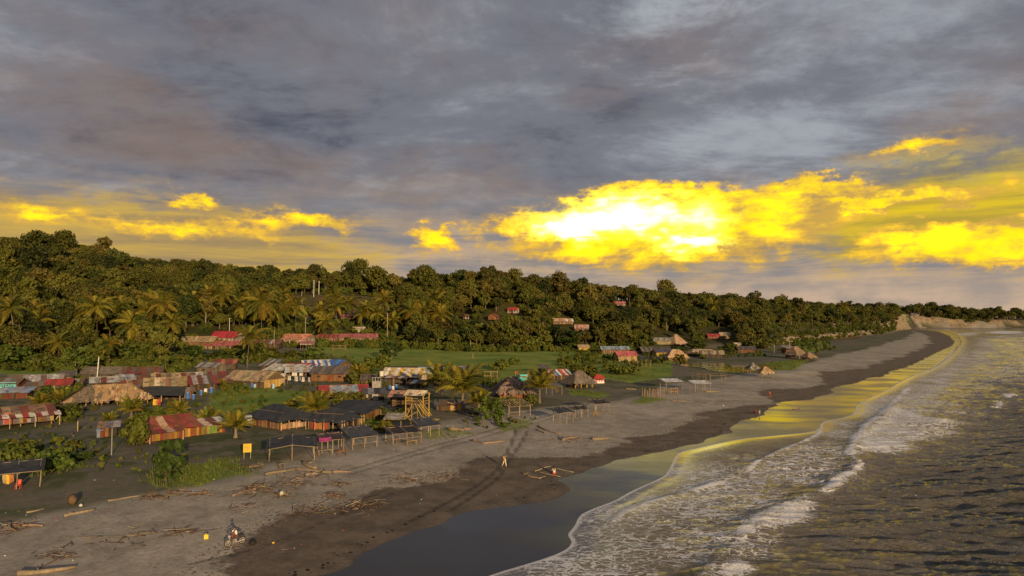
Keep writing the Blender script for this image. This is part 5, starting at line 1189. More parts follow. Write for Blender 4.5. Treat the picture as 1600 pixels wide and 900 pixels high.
# back row below the forest
hut(312, 541, 54, 'house with a tan roof at the left end of the back row', 4, .5, 3.0, 22, [(.34,.27,.15), TAN], wcol=[(.30,.16,.09), BRN])
hut(356, 536, 46, 'house with a pointed crimson roof', -10, .7, 3.6, 24, [(.44,.02,.05), RED], wcol=[WHT, PALEW])
hut(348, 545, 62, 'wide faded red roof in front of the pointed crimson roof', 6, .5, 2.2, 16, [(.40,.12,.11), (.34,.09,.09)], wcol=[BRN, DK, PALEW])
hut(389, 543, 32, 'low dark red roof between crimson and rusty roofs', 0, .6, 2.4, 15, [DRED, RUST], wcol=[DK, BRN])
hut(414, 543, 54, 'brown and grey tin roofs in the middle of the back row', 8, .5, 2.6, 16, [RUST, OSTRAW, LGREY, RUST], wcol=[BRN, DK])
hut(466, 540, 48, 'sunlit orange-pink roof of the stilted house facing the field', -14, .6, 3.4, 22, [(.55,.26,.15), (.50,.20,.14)], wcol=[PALEW, WHT], stilts=.8)
r, L, W, hw, s = hut(480, 547, 22, 'pink balcony on tall white posts at the field edge', 0, .6, .9, 8, [PINK, (.52,.20,.20)], kind='shed', wcol=[WHT, PALEW], stilts=2.6)
r, L, W, hw, s = hut(556, 533, 70, 'long low school-like building with a red roof and pale walls', 2, .25, 3.0, 20, [(.36,.11,.12), (.42,.13,.14)], wcol=[(.42,.30,.24), (.30,.10,.10), PALEW], wins=(('f', .12), ('f', .3), ('f', .7), ('f', .88)), doors=(('f', .5),))
hut(512, 533, 34, 'red walled house at the left end of the long red roof', 0, .5, 2.8, 18, [(.34,.10,.11), DRED], wcol=[(.30,.07,.07), PALEW])
hut(561, 519, 20, 'small cream upper building showing over the long red roof', 0, .5, 3.0, 12, [CREAM, WHT], wcol=[CREAM, WHT])
hut(551, 499, 38, 'narrow red roof on the slope below the bare earth', 0, .3, 2.6, 14, [(.42,.15,.14), PINK], wcol=[(.40,.24,.18), BRN])
# houses on the wooded slope
def hill_house(px, py, w, label, roof, wc, k=.7, th=0, wall=2.6): hut(px, py, w, label, th, k, wall, 26, roof, wcol=wc, wins=(('f', .3), ('f', .75)), doors=(('f', .5),), name='hillside_house', cat='house', zoff=.6)
hill_house(802, 491, 20, 'red roofed white house highest in the trees of the bright slope', [RED, (.48,.07,.05)], [WHT, WHT, RED], .7, -15, 2.8)
hill_house(728, 500, 11, 'tiny white house half hidden in the trees left of the red-brown gable', [RUST, BRN], [WHT, CREAM], .9, 30)
hill_house(771, 501, 18, 'red-brown gabled house facing the sun on the bright slope', [RUST, DRED], [ORNG, (.5,.22,.14)], .9, 72, 2.6)
hill_house(873, 508, 20, 'pale pink roofed house at the left of the pair on the right slope', [(.55,.30,.20), PALEW], [ORNG, PALEW], .7, -8)
hill_house(886, 508, 20, 'jumbled pale house in the middle of the right slope', [(.52,.32,.22), PALEW, WHT], [PALEW, ORNG], .6, 8)
hill_house(909, 519, 24, 'house with a broad pale pink roof lowest on the right slope', [(.58,.36,.26), (.52,.30,.22)], [ORNG, PALEW], .7, -12)
hill_house(969, 479, 18, 'house of which only a pink roof shows high in the forest', [PINK, (.55,.22,.24)], [WHT, PINK], .5, 0)
hill_house(1374, 483, 14, 'white roofed house in the far trees above the bank', [WHT, LGREY], [WHT], .5, 0)
# ------------------------------------------------------------------ pond
def pond():
    m, nt, o = newmat('still_water'); b = pbsdf(nt, o, (0.03,0.03,0.02), 0.05, noise(nt, geopos(nt), 1.2, 3), 0.5, bs=0.25, bd=0.10)
    V = [(POND[0], POND[1], POND[4]+0.10)]; n = 40
    for i in range(n):
        a = i*6.283/n; k = 1.0+0.16*math.sin(3*a+1)+0.10*math.sin(5*a); V.append((POND[0]+math.cos(a)*POND[2]*k, POND[1]+math.sin(a)*POND[3]*k, POND[4]+0.10))
    me = bpy.data.meshes.new('pond'); me.from_pydata(V, [], [(0, i+1, (i+1) % n+1) for i in range(n)]); me.materials.append(m)
    tag(link(bpy.data.objects.new('pond', me)), kind='structure')
pond()
# ------------------------------------------------------------------ lookout tower on yellow stilts
def tower():
    p, s = G(652, 654); root = empty('lookout_tower', p, R(-18), 'yellow stilt lookout with a cream gable roof and a steep stair', 'tower')
    L, W, hp, he = 3.6, 2.6, 2.9, 4.7
    for x in (-.5, .5):
        for y in (-.5, .5): bar('leg', root, (x*L, y*W, -.4), (x*L, y*W, he), .10, (.46,.31,.07))
    for x in (-.16, .18): bar('leg', root, (x*L, -W/2, -.4), (x*L, -W/2, hp), .07, WOOD)
    for i in range(9): bx('floor_board', root, (0, (-.5+(i+.5)/9)*W, hp), (L+.5, W/9-.03, .08), jit(WOOD))
    for z in (.55, 1.0):
        bar('rail', root, (-L/2, -W/2, hp+z), (L*.2, -W/2, hp+z), .05, (.46,.31,.07)); bar('rail', root, (-L/2, -W/2, hp+z), (-L/2, W/2, hp+z), .05, (.46,.31,.07)); bar('rail', root, (L/2, -W/2, hp+z), (L/2, W/2, hp+z), .05, (.46,.31,.07))
    bar('brace', root, (-L/2, -W/2-.05, .2), (-L*.1, -W/2-.05, hp), .06, (.46,.31,.07)); bar('brace', root, (L/2, -W/2-.05, .2), (L*.05, -W/2-.05, hp), .06, (.46,.31,.07))
    P = R(26); gable_roof(root, L, W, he, P, .45, [CREAM, (.56,.50,.38), CREAM], sheet=1.0)
    st = Vector((L*.34, -W/2-.1, hp)); en = Vector((L*.34+2.6, -W/2-.5, .1))
    for dy in (0, -.8): bar('stringer', root, st+Vector((0, dy, 0)), en+Vector((0, dy, 0)), .07, (.46,.31,.07)); bar('handrail', root, st+Vector((0, dy, .9)), en+Vector((0, dy, .9)), .05, (.46,.31,.07))
    for i in range(9):
        q = st.lerp(en, (i+.5)/9)+Vector((0, -.4, 0)); bx('step', root, q, (.26, .8, .05), jit((.46,.31,.07)))
    bx('landing', root, en+Vector((.6, -.4, .25)), (1.6, 1.3, .12), (.46,.31,.07))
    bar('brace', root, (-L/2, -W/2-1.4, 0), (L*.3, -W/2-1.2, 1.6), .06, (.46,.31,.07)); bar('brace', root, (-L/2+.2, -W/2-1.2, 1.5), (0, -W/2-1.5, 0), .06, (.46,.31,.07)); bar('brace', root, (-L*.3, -W/2-1.5, 0), (L*.7, -W/2-1.3, .9), .06, (.46,.31,.07))
tower()
hut(628, 640, 40, 'brown plank hut with a pale red roof leaning against the yellow lookout', -14, .8, 2.6, 18, [(.42,.22,.15), PALEW, (.36,.18,.12)], wcol=[BRN, WOOD, DK], stilts=.9)
# water tank on its post, concrete block
p, s = G(596, 607); r = empty('water_tank', p, 0, 'white water tank raised on a post beside a concrete block', 'tank')
m = MB(); m.tube([(0,0,3.2),(0,0,3.25),(0,0,4.4),(0,0,4.55)], [.42,.52,.60,.5], 12); part('tank', m.mesh('tank', M_PAINT), r, WHT); bar('post', r, (0,0,-.3), (0,0,3.2), .16, DGREY); bx('platform', r, (0,0,3.15), (1.2,1.2,.1), BRN)
p, s = G(589, 607); r = empty('concrete_base', p, 0, 'grey concrete block with railing left of the raised water tank', 'structure')
bx('block', r, (0,0,1.0), (2.2,1.8,2.0), (.30,.28,.25)); [bar('post', r, (x,-.8,2), (x,-.8,3.0), .06, LGREY) for x in (-1,-.3,.4,1)]; bar('rail', r, (-1,-.8,2.9), (1,-.8,2.9), .05, LGREY)
# ------------------------------------------------------------------ barrels
BARREL = None
def barrel(px, py, col, label, k=1.0):
    global BARREL
    if BARREL is None:
        m = MB(); m.tube([(0,0,0),(0,0,.05),(0,0,.3),(0,0,.33),(0,0,.36),(0,0,.62),(0,0,.65),(0,0,.68),(0,0,.95),(0,0,1)], [.30,.33,.33,.36,.33,.33,.36,.33,.33,.29], 14); a = m.mesh('drum', M_PAINT)
        m = MB(); m.tube([(0,0,1),(0,0,1.04)], [.27,.25], 12); BARREL = (a, m.mesh('lid', M_PAINT))
    p, s = G(px, py); r = empty('barrel', p, random.uniform(0, 6), label, 'barrel', 'plastic barrels beside the houses'); r.scale = (k,)*3
    part('drum', BARREL[0], r, col); part('lid', BARREL[1], r, jit((.5,.5,.5)))
for x, y, c, l, k in ((293,623,BLUE,'tall blue barrel at the corner of the orange lit plank annex',1.4),(302,624,BLUE,'blue barrel right of the plank annex',1.1),(314,618,BLUE,'blue barrel left of the white lidded one in the yard',1.2),(321,615,WHT,'white barrel between two blue ones in the yard',1.2),(330,614,BLUE,'blue barrel right of the white one in the yard',1.3),
        (394,606,BLUE,'bright blue barrel before the sunlit plank gable',1.3),(398,607,LBLUE,'pale blue barrel touching the bright blue one',1.1),(382,606,(.10,.20,.25),'dark bluish barrel left of the bright blue one',1.1),(427,607,LBLUE,'pale barrel right of the sunlit plank gable',1.2),
        (624,638,BLUE,'blue barrel at the foot of the yellow lookout',1.3),(609,610,BLUE,'blue tank left of the white one below the striped roof',1.2),(614,610,WHT,'white tank between blue ones below the striped roof',1.1),(619,609,BLUE,'blue tank right of the white one below the striped roof',1.3)): barrel(x, y, c, l, k)
# ------------------------------------------------------------------ laundry
def cloth(parent_pos, w, h, col, label, group, rz=0, cat='laundry'):
    ph = random.uniform(0, 6)
    def f(u, v): return (u-.5)*w+.03*math.sin(v*5+ph), .09*math.sin(u*9+ph)*(1-v)+.04, (v-1)*h-.05*math.sin(u*math.pi)
    m = MB(); m.add(*surf(f, 8, 6, .012)); o = link(bpy.data.objects.new('hanging_cloth', m.mesh('hanging_cloth', M_CLOTH))); o.location = parent_pos; o.rotation_euler = (0, 0, rz); o.color = (*col, 1)
    tag(o, label, cat, group)
def washing_line(x0, y0, x1, y1, label, items, h=2.0):
    a, s = G(x0, y0); b, _ = G(x1, y1); r = empty('washing_line', a, 0, label, 'washing line'); d = b-a
    bar('post', r, (0,0,-.3), (0,0,h+.1), .05, WOOD); bar('post', r, (d.x,d.y,d.z-.3), (d.x,d.y,d.z+h+.1), .05, WOOD); bar('line', r, (0,0,h), (d.x,d.y,d.z+h), .012, LGREY)
    for t, w, hh, c, l in items: cloth(a+d*t+Vector((0, 0, h)), w, hh, c, l, None, math.atan2(d.y, d.x))
washing_line(449, 600, 485, 603, 'washing line sagging with white laundry by the ruined store', [(.08,1.0,1.2,WHT,'white sheet at the left end of the washing line'),(.25,.7,.9,DK,'dark shirt on the washing line'),(.38,1.3,1.3,WHT,'widest white sheet on the washing line'),(.55,.6,1.0,(.3,.3,.34),'grey shirt in the middle of the washing line'),(.68,.9,1.3,WHT,'white cloth right of the grey shirt'),(.82,.6,.9,DK,'dark cloth near the right end of the washing line'),(.93,.7,1.2,(.45,.45,.5),'pale grey cloth at the right end of the washing line')], 2.3)
washing_line(452, 596, 478, 597, 'second washing line close behind the first one', [(.3,1.6,.9,WHT,'white blanket on the second washing line'),(.7,1.2,.8,WHT,'white towel on the second washing line')], 2.6)
for x, w, h, c, l in ((241,.7,1.2,YEL,'yellow shirt hanging under the dark tarp shelter'),(245,.6,1.3,ORNG,'orange cloth hanging beside the yellow shirt'),(249,.5,1.1,RED,'red cloth hanging right of the orange one')):
    p, s = G(x, 637); cloth(p+Vector((0, 0, 1.75)), w, h, c, l, None)
for x, w, h, c, l in ((7,.45,.9,TAN,'tan cloth hanging in the open shed at the left edge'),(12,.4,1.0,YEL,'yellow cloth hanging next to the tan one in the open shed'),(17,.4,.8,ORNG,'orange cloth hanging right of the yellow one in the open shed')):
    p, s = G(x, 766); cloth(p+Vector((0, 0, 1.7)), w, h, c, l, None, R(30))
p, s = G(520, 706); cloth(p+Vector((-.8, -1.2, 2.25)), 1.7, .55, PURP, 'purple cloth slung from the front of the shelter', None, R(30))
# red plastic chair
p, s = G(28, 764); r = empty('plastic_chair', p, R(20), 'red plastic chair in the open shed at the left edge', 'chair'); C_ = (.62,.05,.03)
bx('seat', r, (0,0,.45), (.48,.46,.05), C_, me=BOXP); bx('backrest', r, (0,.23,.72), (.46,.04,.5), C_, (R(-8),0,0), BOXP)
for x in (-.2,.2):
    for y in (-.2,.2): bar('leg', r, (x*1.1,y*1.1,0), (x,y,.44), .025, C_, CYLP)
    bar('armrest', r, (x*1.15,-.2,.66), (x*1.15,.23,.68), .025, C_, CYLP)
# ------------------------------------------------------------------ benches under shelters
for x, y, w, l, c in ((508,711,24,'long pale bench under the shelter with the purple cloth',PALEW),(534,712,14,'stacked crate-like bench at the right of the purple cloth shelter',ORNG),(643,696,18,'wooden stool frame under the sagging brown-black shelter',(.5,.33,.14)),(612,694,16,'low bench at the left of the sagging brown-black shelter',WOOD),
                   (800,655,20,'bench under the shelter of bare beams',WOOD),(930,650,9,'small lit bench under the farthest black beach shelter',YEL),(1056,614,9,'low bench beside the white sheet shelter',ORNG),(440,733,8,'tiny bench under the widest tarp shelter',WOOD)): table(x, y, w, l, 30, c)
# ------------------------------------------------------------------ yellow notice board
p, s = G(386, 717); r = empty('notice_board', p, R(12), 'yellow notice board on two legs standing on the sand', 'sign')
bx('board', r, (0,0,1.45), (1.05,.06,1.15), (.62,.42,.03), me=BOXP)
for x in (-.42,.42): bar('leg', r, (x,.05,-.3), (x,.05,1.95), .045, PALEW)
for i, (x, z, w) in enumerate(((-.05,1.72,.5),(0,1.5,.7),(.05,1.32,.55),(-.1,1.14,.4))): bx('faded_line', r, (x,-.036,z), (w,.012,.05), (.30,.22,.05), me=BOXP)
# ------------------------------------------------------------------ turquoise boat, red stall, frames
p, s = G(822, 597); r = empty('wooden_boat', p, R(14), 'turquoise wooden boat drawn up on land behind the palm', 'boat')
def hull():
    m = MB(); n = 12; V = []
    for i in range(n+1):
        t = i/n; x = (t-.5)*7.4; w = 1.05*(1-abs(2*t-1)**3.0)*(1 if t > .5 else .96)+.06; sh = 1.15+.55*abs(2*t-1)**2
        for y, z in ((-w, sh), (-w*.85, .55), (-w*.35, .12), (w*.35, .12), (w*.85, .55), (w, sh), (w*.9, sh-.02), (w*.7, .62), (-w*.7, .62), (-w*.9, sh-.02)): V.append((x, y, z))
    Fq = [(i*10+k, i*10+(k+1) % 10, i*10+10+(k+1) % 10, i*10+10+k) for i in range(n) for k in range(10)]
    Fq += [tuple(range(10))[::-1], tuple(n*10+k for k in range(10))]
    m.add(V, Fq); return m.mesh('hull', M_PAINT)
part('hull', hull(), r, (.05,.42,.42)); bx('cabin', r, (-.9,0,1.5), (2.2,1.3,1.3), (.07,.45,.45), me=BOXP); bx('cabin_roof', r, (-.9,0,2.2), (2.6,1.6,.08), (.10,.46,.46), me=BOXP)
for x in (.6, 2.2): bar('mast_frame', r, (x,-.6,1), (x,-.6,2.6), .05, PALEW); bar('mast_frame', r, (x,.6,1), (x,.6,2.6), .05, PALEW)
bar('mast_frame', r, (.6,-.6,2.6), (2.2,-.6,2.6), .05, PALEW); bar('flagpole', r, (-3.2,0,1.4), (-3.2,0,3.2), .04, PALEW); bx('flag', r, (-2.9,0,2.9), (.6,.03,.7), RED, me=BOXC)
p, s = G(935, 599); r = empty('stall', p, R(10), 'red stall with white skirting standing alone on the sand', 'stall')
bx('counter', r, (0,0,.55), (3.0,1.8,1.1), RED, me=BOXP); bx('skirt', r, (0,-.93,.35), (2.9,.05,.5), WHT, me=BOXP)
for i in range(4): bx('skirt_panel', r, (-1.1+i*.73,-.97,.75), (.34,.05,.36), WHT, (0,.2,0), BOXP)
m = MB(); m.add([(-1.7,-1.1,1.5),(1.7,-1.1,1.5),(1.7,1.1,1.5),(-1.7,1.1,1.5),(-.6,0,2.5),(.9,0,2.5),(-1.6,-1.0,1.38),(1.6,-1.0,1.38),(1.6,1.0,1.38),(-1.6,1.0,1.38)], [(0,1,5,4),(1,2,5),(2,3,4,5),(3,0,4),(0,6,7,1),(1,7,8,2),(2,8,9,3),(3,9,6,0)]); part('canopy', m.mesh('canopy', M_CLOTH), r, RED)
for x in (-1.4,1.4):
    for y in (-.85,.85): bar('post', r, (x,y,0), (x,y,1.5), .05, WHT)
def frame(px, py, wpx, hpx, label, n=3, k=.4, th=5, top=True, cat='frame', name='wooden_pen'):
    p, s = G(px, py); L = wpx*s; h = hpx*s; r = empty(name, p, R(th), label, cat); W = L*k
    for i in range(n):
        for y in (-.5, .5):
            if random.random() < .93: bar('post', r, ((i/(n-1)-.5)*L, y*W, -.3), ((i/(n-1)-.5)*L+random.uniform(-.15,.15), y*W, h*random.uniform(.85,1.08)), .06, jit(WOOD, .3))
    if top:
        for y in (-.5, .5): bar('beam', r, (-L/2, y*W, h*.86), (L/2, y*W, h*.88), .05, jit(WOOD)); bar('rail', r, (-L/2, y*W, h*.45), (L/2, y*W, h*.42), .045, jit(WOOD))
    return r
frame(767, 594, 20, 15, 'brown wooden frame like a goat pen on the near edge of the field')
frame(1023, 621, 36, 14, 'row of bare upright poles left of the white sheet shelter', 8, .25, 8, False)
frame(530, 548, 18, 9, 'dark low table-like frame on the green field', 3, .5)
frame(1000, 574, 34, 12, 'straggling fence posts right of the pink-roofed cabin', 6, .1, 4, False)
frame(1052, 616, 12, 10, 'leaning red-brown boards propped below the white sheet shelter', 4, .5, 20)
# ------------------------------------------------------------------ poles
def pole(px, py, hpx, label, col=PALEW, r0=.11, lean=0.0, arms=0, name='pole', cat='pole'):
    p, s = G(px, py); h = hpx*s; r = empty(name, p, R(5), label, cat); bar('shaft', r, (0,0,-.5), (lean*h,0,h), r0, col)
    for i in range(arms):
        bx('crossarm', r, (0,-.12,h-.5-i*1.1), (2.2,.12,.14), BRN)
        for x in (-.9,-.35,.35,.9): bar('insulator', r, (x,-.12,h-.44-i*1.1), (x,-.12,h-.18-i*1.1), .05, (.3,.3,.3))
pole(605,533,44,'tall utility pole with crossarms at the corner of the field',(.36,.30,.22),.16,0,2,'utility_pole')
pole(151,594,36,'leaning white pole behind the thatched shelter',WHT,.13,.06)
pole(174,711,42,'tall grey post in the sand in front of the rusty red tin hut',GREY,.07,.0); pole(121,674,16,'short pale post in the dark yard',PALEW,.07)
pole(358,528,31,'pale pole rising behind the crimson roof',WHT,.12); pole(428,546,30,'brown pole in front of the back row of roofs',(.36,.26,.18),.12); pole(477,530,34,'grey pole behind the orange-pink stilt house',LGREY,.11)
pole(471,492,36,'dark mast on the bare earth cut',LGREY,.13); pole(476,493,30,'stay pole leaning against the dark mast on the earth cut',LGREY,.10,-.18)
for x, y, h, l in ((490,464,26,'bare white trunk on the crest, leftmost of three'),(498,461,22,'thin bare white trunk on the crest, middle of three'),(509,458,26,'bare white trunk on the crest, rightmost of three')): pole(x, y, h, l, WHT, .22, .01, 0, 'dead_tree', 'tree')
pole(363,588,28,'thin brown post among the roofs left of the long tan roof',BRN,.08); pole(331,590,18,'thin post in front of the tall grey plank house',BRN,.07); pole(258,584,16,'thin stick post by the banana plants',WOOD,.06)
pole(731,667,12,'dark thin post with a small crosspiece on the sand',DK,.06,0,0); pole(731+8,560,8,'short pole at the far field edge',PALEW,.08); pole(744,594,14,'slanting pole beside the wooden pen on the field',LGREY,.07,.15)
pole(651,534,10,'white post at the corner of the field',WHT,.12); pole(1210,552,14,'thin post left of the far beach hut',PALEW,.10)
# white canopy on a tall post at the far end
p, s = G(1234, 553); r = empty('canopy', p, 0, 'small white canopy on a post at the far beach hut', 'canopy'); bar('post', r, (0,0,-.3), (0,0,20*s), .12, PALEW); bx('sheet', r, (-.4,0,20*s), (10*s,2.6,.15), WHT, (0,.1,0), BOXC)
# ------------------------------------------------------------------ people
def skin_mesh(name, J, Ed, mat, lv=1, root=0):
    me = bpy.data.meshes.new(name); names = list(J); me.from_pydata([J[n][:3] for n in names], [], [(names.index(a), names.index(b)) for a, b in Ed])
    o = bpy.data.objects.new(name, me); COL.objects.link(o); md = o.modifiers.new('skin', 'SKIN'); md.use_smooth_shade = True
    for i, n in enumerate(names): me.skin_vertices[0].data[i].radius = (J[n][3], J[n][4] if len(J[n]) > 4 else J[n][3])
    me.skin_vertices[0].data[root].use_root = True
    sb = o.modifiers.new('sub', 'SUBSURF'); sb.levels = lv; sb.render_levels = lv
    dg = bpy.context.evaluated_depsgraph_get(); dg.update(); ev = o.evaluated_get(dg); r = bpy.data.meshes.new_from_object(ev); r.name = name
    bpy.data.objects.remove(o); r.materials.clear(); r.materials.append(mat); r.polygons.foreach_set('use_smooth', [True]*len(r.polygons)); return r
POSE = dict(
 walk=dict(pel=(0,0,.93),sp=(0,.0,1.13),ch=(0,-.02,1.36),nk=(0,-.03,1.49),hd=(0,-.05,1.62),tp=(0,-.04,1.73),sl=(.19,-.01,1.41),el=(.25,.10,1.14),wl=(.24,.02,.90),sr=(-.19,-.02,1.41),er=(-.25,-.12,1.15),wr=(-.23,-.30,.98),
           hl=(.10,0,.90),kl=(.11,-.20,.50),al=(.11,-.26,.08),tl=(.12,-.42,.04),hr=(-.10,0,.90),kr=(-.11,.10,.49),ar=(-.11,.40,.14),tr=(-.11,.30,.03)),
 ride=dict(pel=(0,.12,.84),sp=(0,.08,1.03),ch=(0,.0,1.24),nk=(0,-.03,1.37),hd=(0,-.06,1.50),tp=(0,-.05,1.61),sl=(.19,0,1.29),el=(.30,-.22,1.10),wl=(.33,-.46,1.06),sr=(-.19,0,1.29),er=(-.30,-.22,1.10),wr=(-.33,-.46,1.06),
           hl=(.11,.08,.80),kl=(.24,-.22,.62),al=(.32,-.02,.09),tl=(.33,-.18,.04),hr=(-.11,.08,.80),kr=(-.24,-.25,.60),ar=(-.26,-.02,.30),tr=(-.26,-.18,.27)),
 sit=dict(pel=(0,0,.13),sp=(0,.02,.33),ch=(0,-.06,.54),nk=(0,-.12,.65),hd=(0,-.18,.77),tp=(0,-.17,.88),sl=(.19,-.06,.58),el=(.24,-.26,.36),wl=(.12,-.46,.42),sr=(-.19,-.06,.58),er=(-.24,-.26,.36),wr=(-.12,-.46,.42),
           hl=(.10,-.04,.12),kl=(.15,-.42,.46),al=(.13,-.62,.08),tl=(.13,-.80,.04),hr=(-.10,-.04,.12),kr=(-.15,-.42,.46),ar=(-.13,-.62,.08),tr=(-.13,-.80,.04)))
def person(px, py, rz, pose, label, shirt, pants, skin=(.22,.12,.07), hair=(.015,.012,.01), k=1.0, pos=None, shortp=False, name='person'):
    p = pos or G(px, py)[0]; r = empty(name, p, rz, label, 'person'); r.scale = (k,)*3; Q = POSE[pose]; V_ = lambda n: Vector(Q[n])
    rad = dict(pel=(.14,.11),sp=(.125,.09),ch=(.155,.105),nk=(.055,.055),hd=(.080,.095),tp=(.06,.07),sl=(.06,.06),el=(.043,.043),wl=(.030,.026),sr=(.06,.06),er=(.043,.043),wr=(.030,.026),hl=(.095,.095),kl=(.062,.062),al=(.042,.042),tl=(.038,.026),hr=(.095,.095),kr=(.062,.062),ar=(.042,.042),tr=(.038,.026))
    J = {n: (*Q[n], *rad[n]) for n in rad}
    J['jaw'] = (*(V_('hd')+Vector((0,-.05,-.07))), .045, .04); J['nose'] = (*(V_('hd')+Vector((0,-.115,-.01))), .014, .018)
    Ed = [('pel','sp'),('sp','ch'),('ch','nk'),('nk','hd'),('hd','tp'),('hd','jaw'),('hd','nose'),('ch','sl'),('sl','el'),('el','wl'),('ch','sr'),('sr','er'),('er','wr'),('pel','hl'),('hl','kl'),('kl','al'),('al','tl'),('pel','hr'),('hr','kr'),('kr','ar'),('ar','tr')]
    for s_ in 'lr':
        d = (V_('w'+s_)-V_('e'+s_)).normalized(); pl = V_('w'+s_)+d*.085; J['p'+s_] = (*pl, .040, .020); Ed.append(('w'+s_, 'p'+s_))
    part('body', skin_mesh('body', J, Ed, M_SKIN, 1), r, skin)
    for s_ in 'lr':                                # five unequal, curled fingers on each palm
        d = (V_('w'+s_)-V_('e'+s_)).normalized(); sd_ = d.cross(Vector((0,0,1))); sd_ = sd_.normalized() if sd_.length > .1 else Vector((0,1,0)); dn = d.cross(sd_)*-1
        pl = V_('w'+s_)+d*.09; m = MB()
        for i, (o_, l_) in enumerate(((-.030,.070),(-.010,.082),(.010,.078),(.030,.060))):
            b0 = pl+sd_*o_; m.tube([b0, b0+d*l_*.45+dn*.008, b0+d*l_*.8+dn*.03, b0+d*l_*.9+dn*.055], [.010,.009,.008,.006], 5)
        t0 = V_('w'+s_)+d*.04-sd_*.034; m.tube([t0, t0-sd_*.03+d*.025, t0-sd_*.035+d*.06+dn*.02], [.012,.010,.008], 5); part('fingers', m.mesh('fingers', M_SKIN, True), r, skin)
    g = 1.18; Js = {n: (*Q[n], rad[n][0]*g, rad[n][1]*g) for n in ('pel','sp','ch','sl','sr')}
    for s_ in 'lr': Js['m'+s_] = (*(V_('s'+s_).lerp(V_('e'+s_), .75)), .062, .062)
    part('shirt', skin_mesh('shirt', Js, [('pel','sp'),('sp','ch'),('ch','sl'),('ch','sr'),('sl','ml'),('sr','mr')], M_CLOTH, 1), r, shirt)
    Jp = {n: (*Q[n], rad[n][0]*1.22, rad[n][1]*1.22) for n in ('pel','hl','hr','kl','kr')}; Ep = [('pel','hl'),('pel','hr'),('hl','kl'),('hr','kr')]
    if not shortp:
        for s_ in 'lr': Jp['q'+s_] = (*(V_('k'+s_).lerp(V_('a'+s_), .9)), .06, .06); Ep.append(('k'+s_, 'q'+s_))
    part('shorts' if shortp else 'trousers', skin_mesh('trousers', Jp, Ep, M_CLOTH, 1), r, pants)
    m = MB(); c = V_('hd')+Vector((0,.03,.05))
    m.tube([c+Vector((0,.03,-.10)), c+Vector((0,.03,-.03)), c+Vector((0,.01,.04)), c+Vector((0,-.01,.085)), c+Vector((0,-.01,.10))], [.07,.098,.098,.07,.02], 10); part('hair', m.mesh('hair', M_SKIN, True), r, hair)
    for x in (-.032,.032): bx('eye', r, V_('hd')+Vector((x,-.092,.02)), (.022,.012,.012), (.02,.015,.012), me=BOXP)
    for x in (-.088,.088): bx('ear', r, V_('hd')+Vector((x,.0,-.005)), (.02,.04,.06), skin, me=BOXP)
    return r
person(788, 730, R(40), 'walk', 'person in a tan shirt and pale trousers walking down the beach along the tyre tracks', (.50,.34,.20), (.62,.52,.36))
person(866, 741, R(200), 'sit', 'person in a white top sitting on the sand inside the frame of poles', (.55,.58,.52), (.40,.06,.05), shortp=True, k=1.15)
person(1203, 622, R(20), 'walk', 'person in red clothes standing far down the dark beach', (.42,.08,.06), (.30,.08,.05), k=1.05)
person(1179, 646, R(80), 'sit', 'person sitting low on the dark sand near the water', (.30,.06,.05), (.12,.05,.05), k=1.15)
person(1187, 648, R(-30), 'walk', 'small child in white beside the person sitting near the water', (.60,.58,.55), (.5,.48,.45), k=.62)
# ------------------------------------------------------------------ motorbike and rider
def torus(Rr, r, n=20, k=6):
    m = MB(); V = [((Rr+r*math.cos(b))*math.cos(a), r*.8*math.sin(b), (Rr+r*math.cos(b))*math.sin(a)) for a in [i*6.283/n for i in range(n)] for b in [j*6.283/k for j in range(k)]]
    m.add(V, [(i*k+j, i*k+(j+1) % k, ((i+1) % n)*k+(j+1) % k, ((i+1) % n)*k+j) for i in range(n) for j in range(k)]); return m
p, s = G(367, 852); hd = R(-45)     # the bike faces its own -y
r = empty('motorbike', p, hd, 'small dark motorbike with a person astride it on the dark sand', 'motorbike')
TY = torus(.27, .045).mesh('tyre', M_PAINT, True); RI = torus(.22, .018).mesh('rim', M_PAINT, True)
for y in (-.64, .62):
    w = bx('wheel', r, (0, y, .31), (.06, .06, .06), GREY, me=BOXP); w.scale = (1,1,1)
    m = MB(); m.tube([(-.06,0,0),(.06,0,0)], .04, 8); w.data = m.mesh('hub', M_PAINT)
    part('tyre', TY, w, DK, rot=(0,0,R(90))); part('rim', RI, w, (.55,.48,.30), rot=(0,0,R(90)))
    m = MB()
    for i in range(9): a = i*6.283/9; m.tube([(0,0,0),(0,.22*math.cos(a),.22*math.sin(a))], .006, 4)
    part('spokes', m.mesh('spokes', M_PAINT), w, LGREY)
m = MB()
for q in ([(0,-.42,.86),(0,-.1,.72),(0,.35,.68),(0,.62,.60)], [(0,-.40,.80),(0,-.25,.40),(0,.15,.30),(0,.35,.66)]): m.tube(q, .03, 6)
for x in (-.09,.09): m.tube([(x,.62,.31),(x,.15,.34)], .02, 5); m.tube([(x,.62,.31),(x,.50,.66)], .022, 5)
part('frame', m.mesh('frame', M_PAINT), r, DK)
m = MB(); m.tube([(.10,-.64,.31),(.08,-.44,.92)], .024, 6); m.tube([(-.10,-.64,.31),(-.08,-.44,.92)], .024, 6); part('fork', m.mesh('fork', M_PAINT), r, LGREY)
m = MB(); m.tube([(-.36,-.36,1.02),(-.15,-.44,.99),(.15,-.44,.99),(.36,-.36,1.02)], .016, 5); part('handlebar', m.mesh('handlebar', M_PAINT), r, DK)
m = MB(); m.tube([(0,-.42,.80),(0,-.32,.86),(0,-.05,.84),(0,.05,.78)], [.05,.13,.14,.06], 8); part('fuel_tank', m.mesh('fuel_tank', M_PAINT, True), r, (.16,.03,.03))
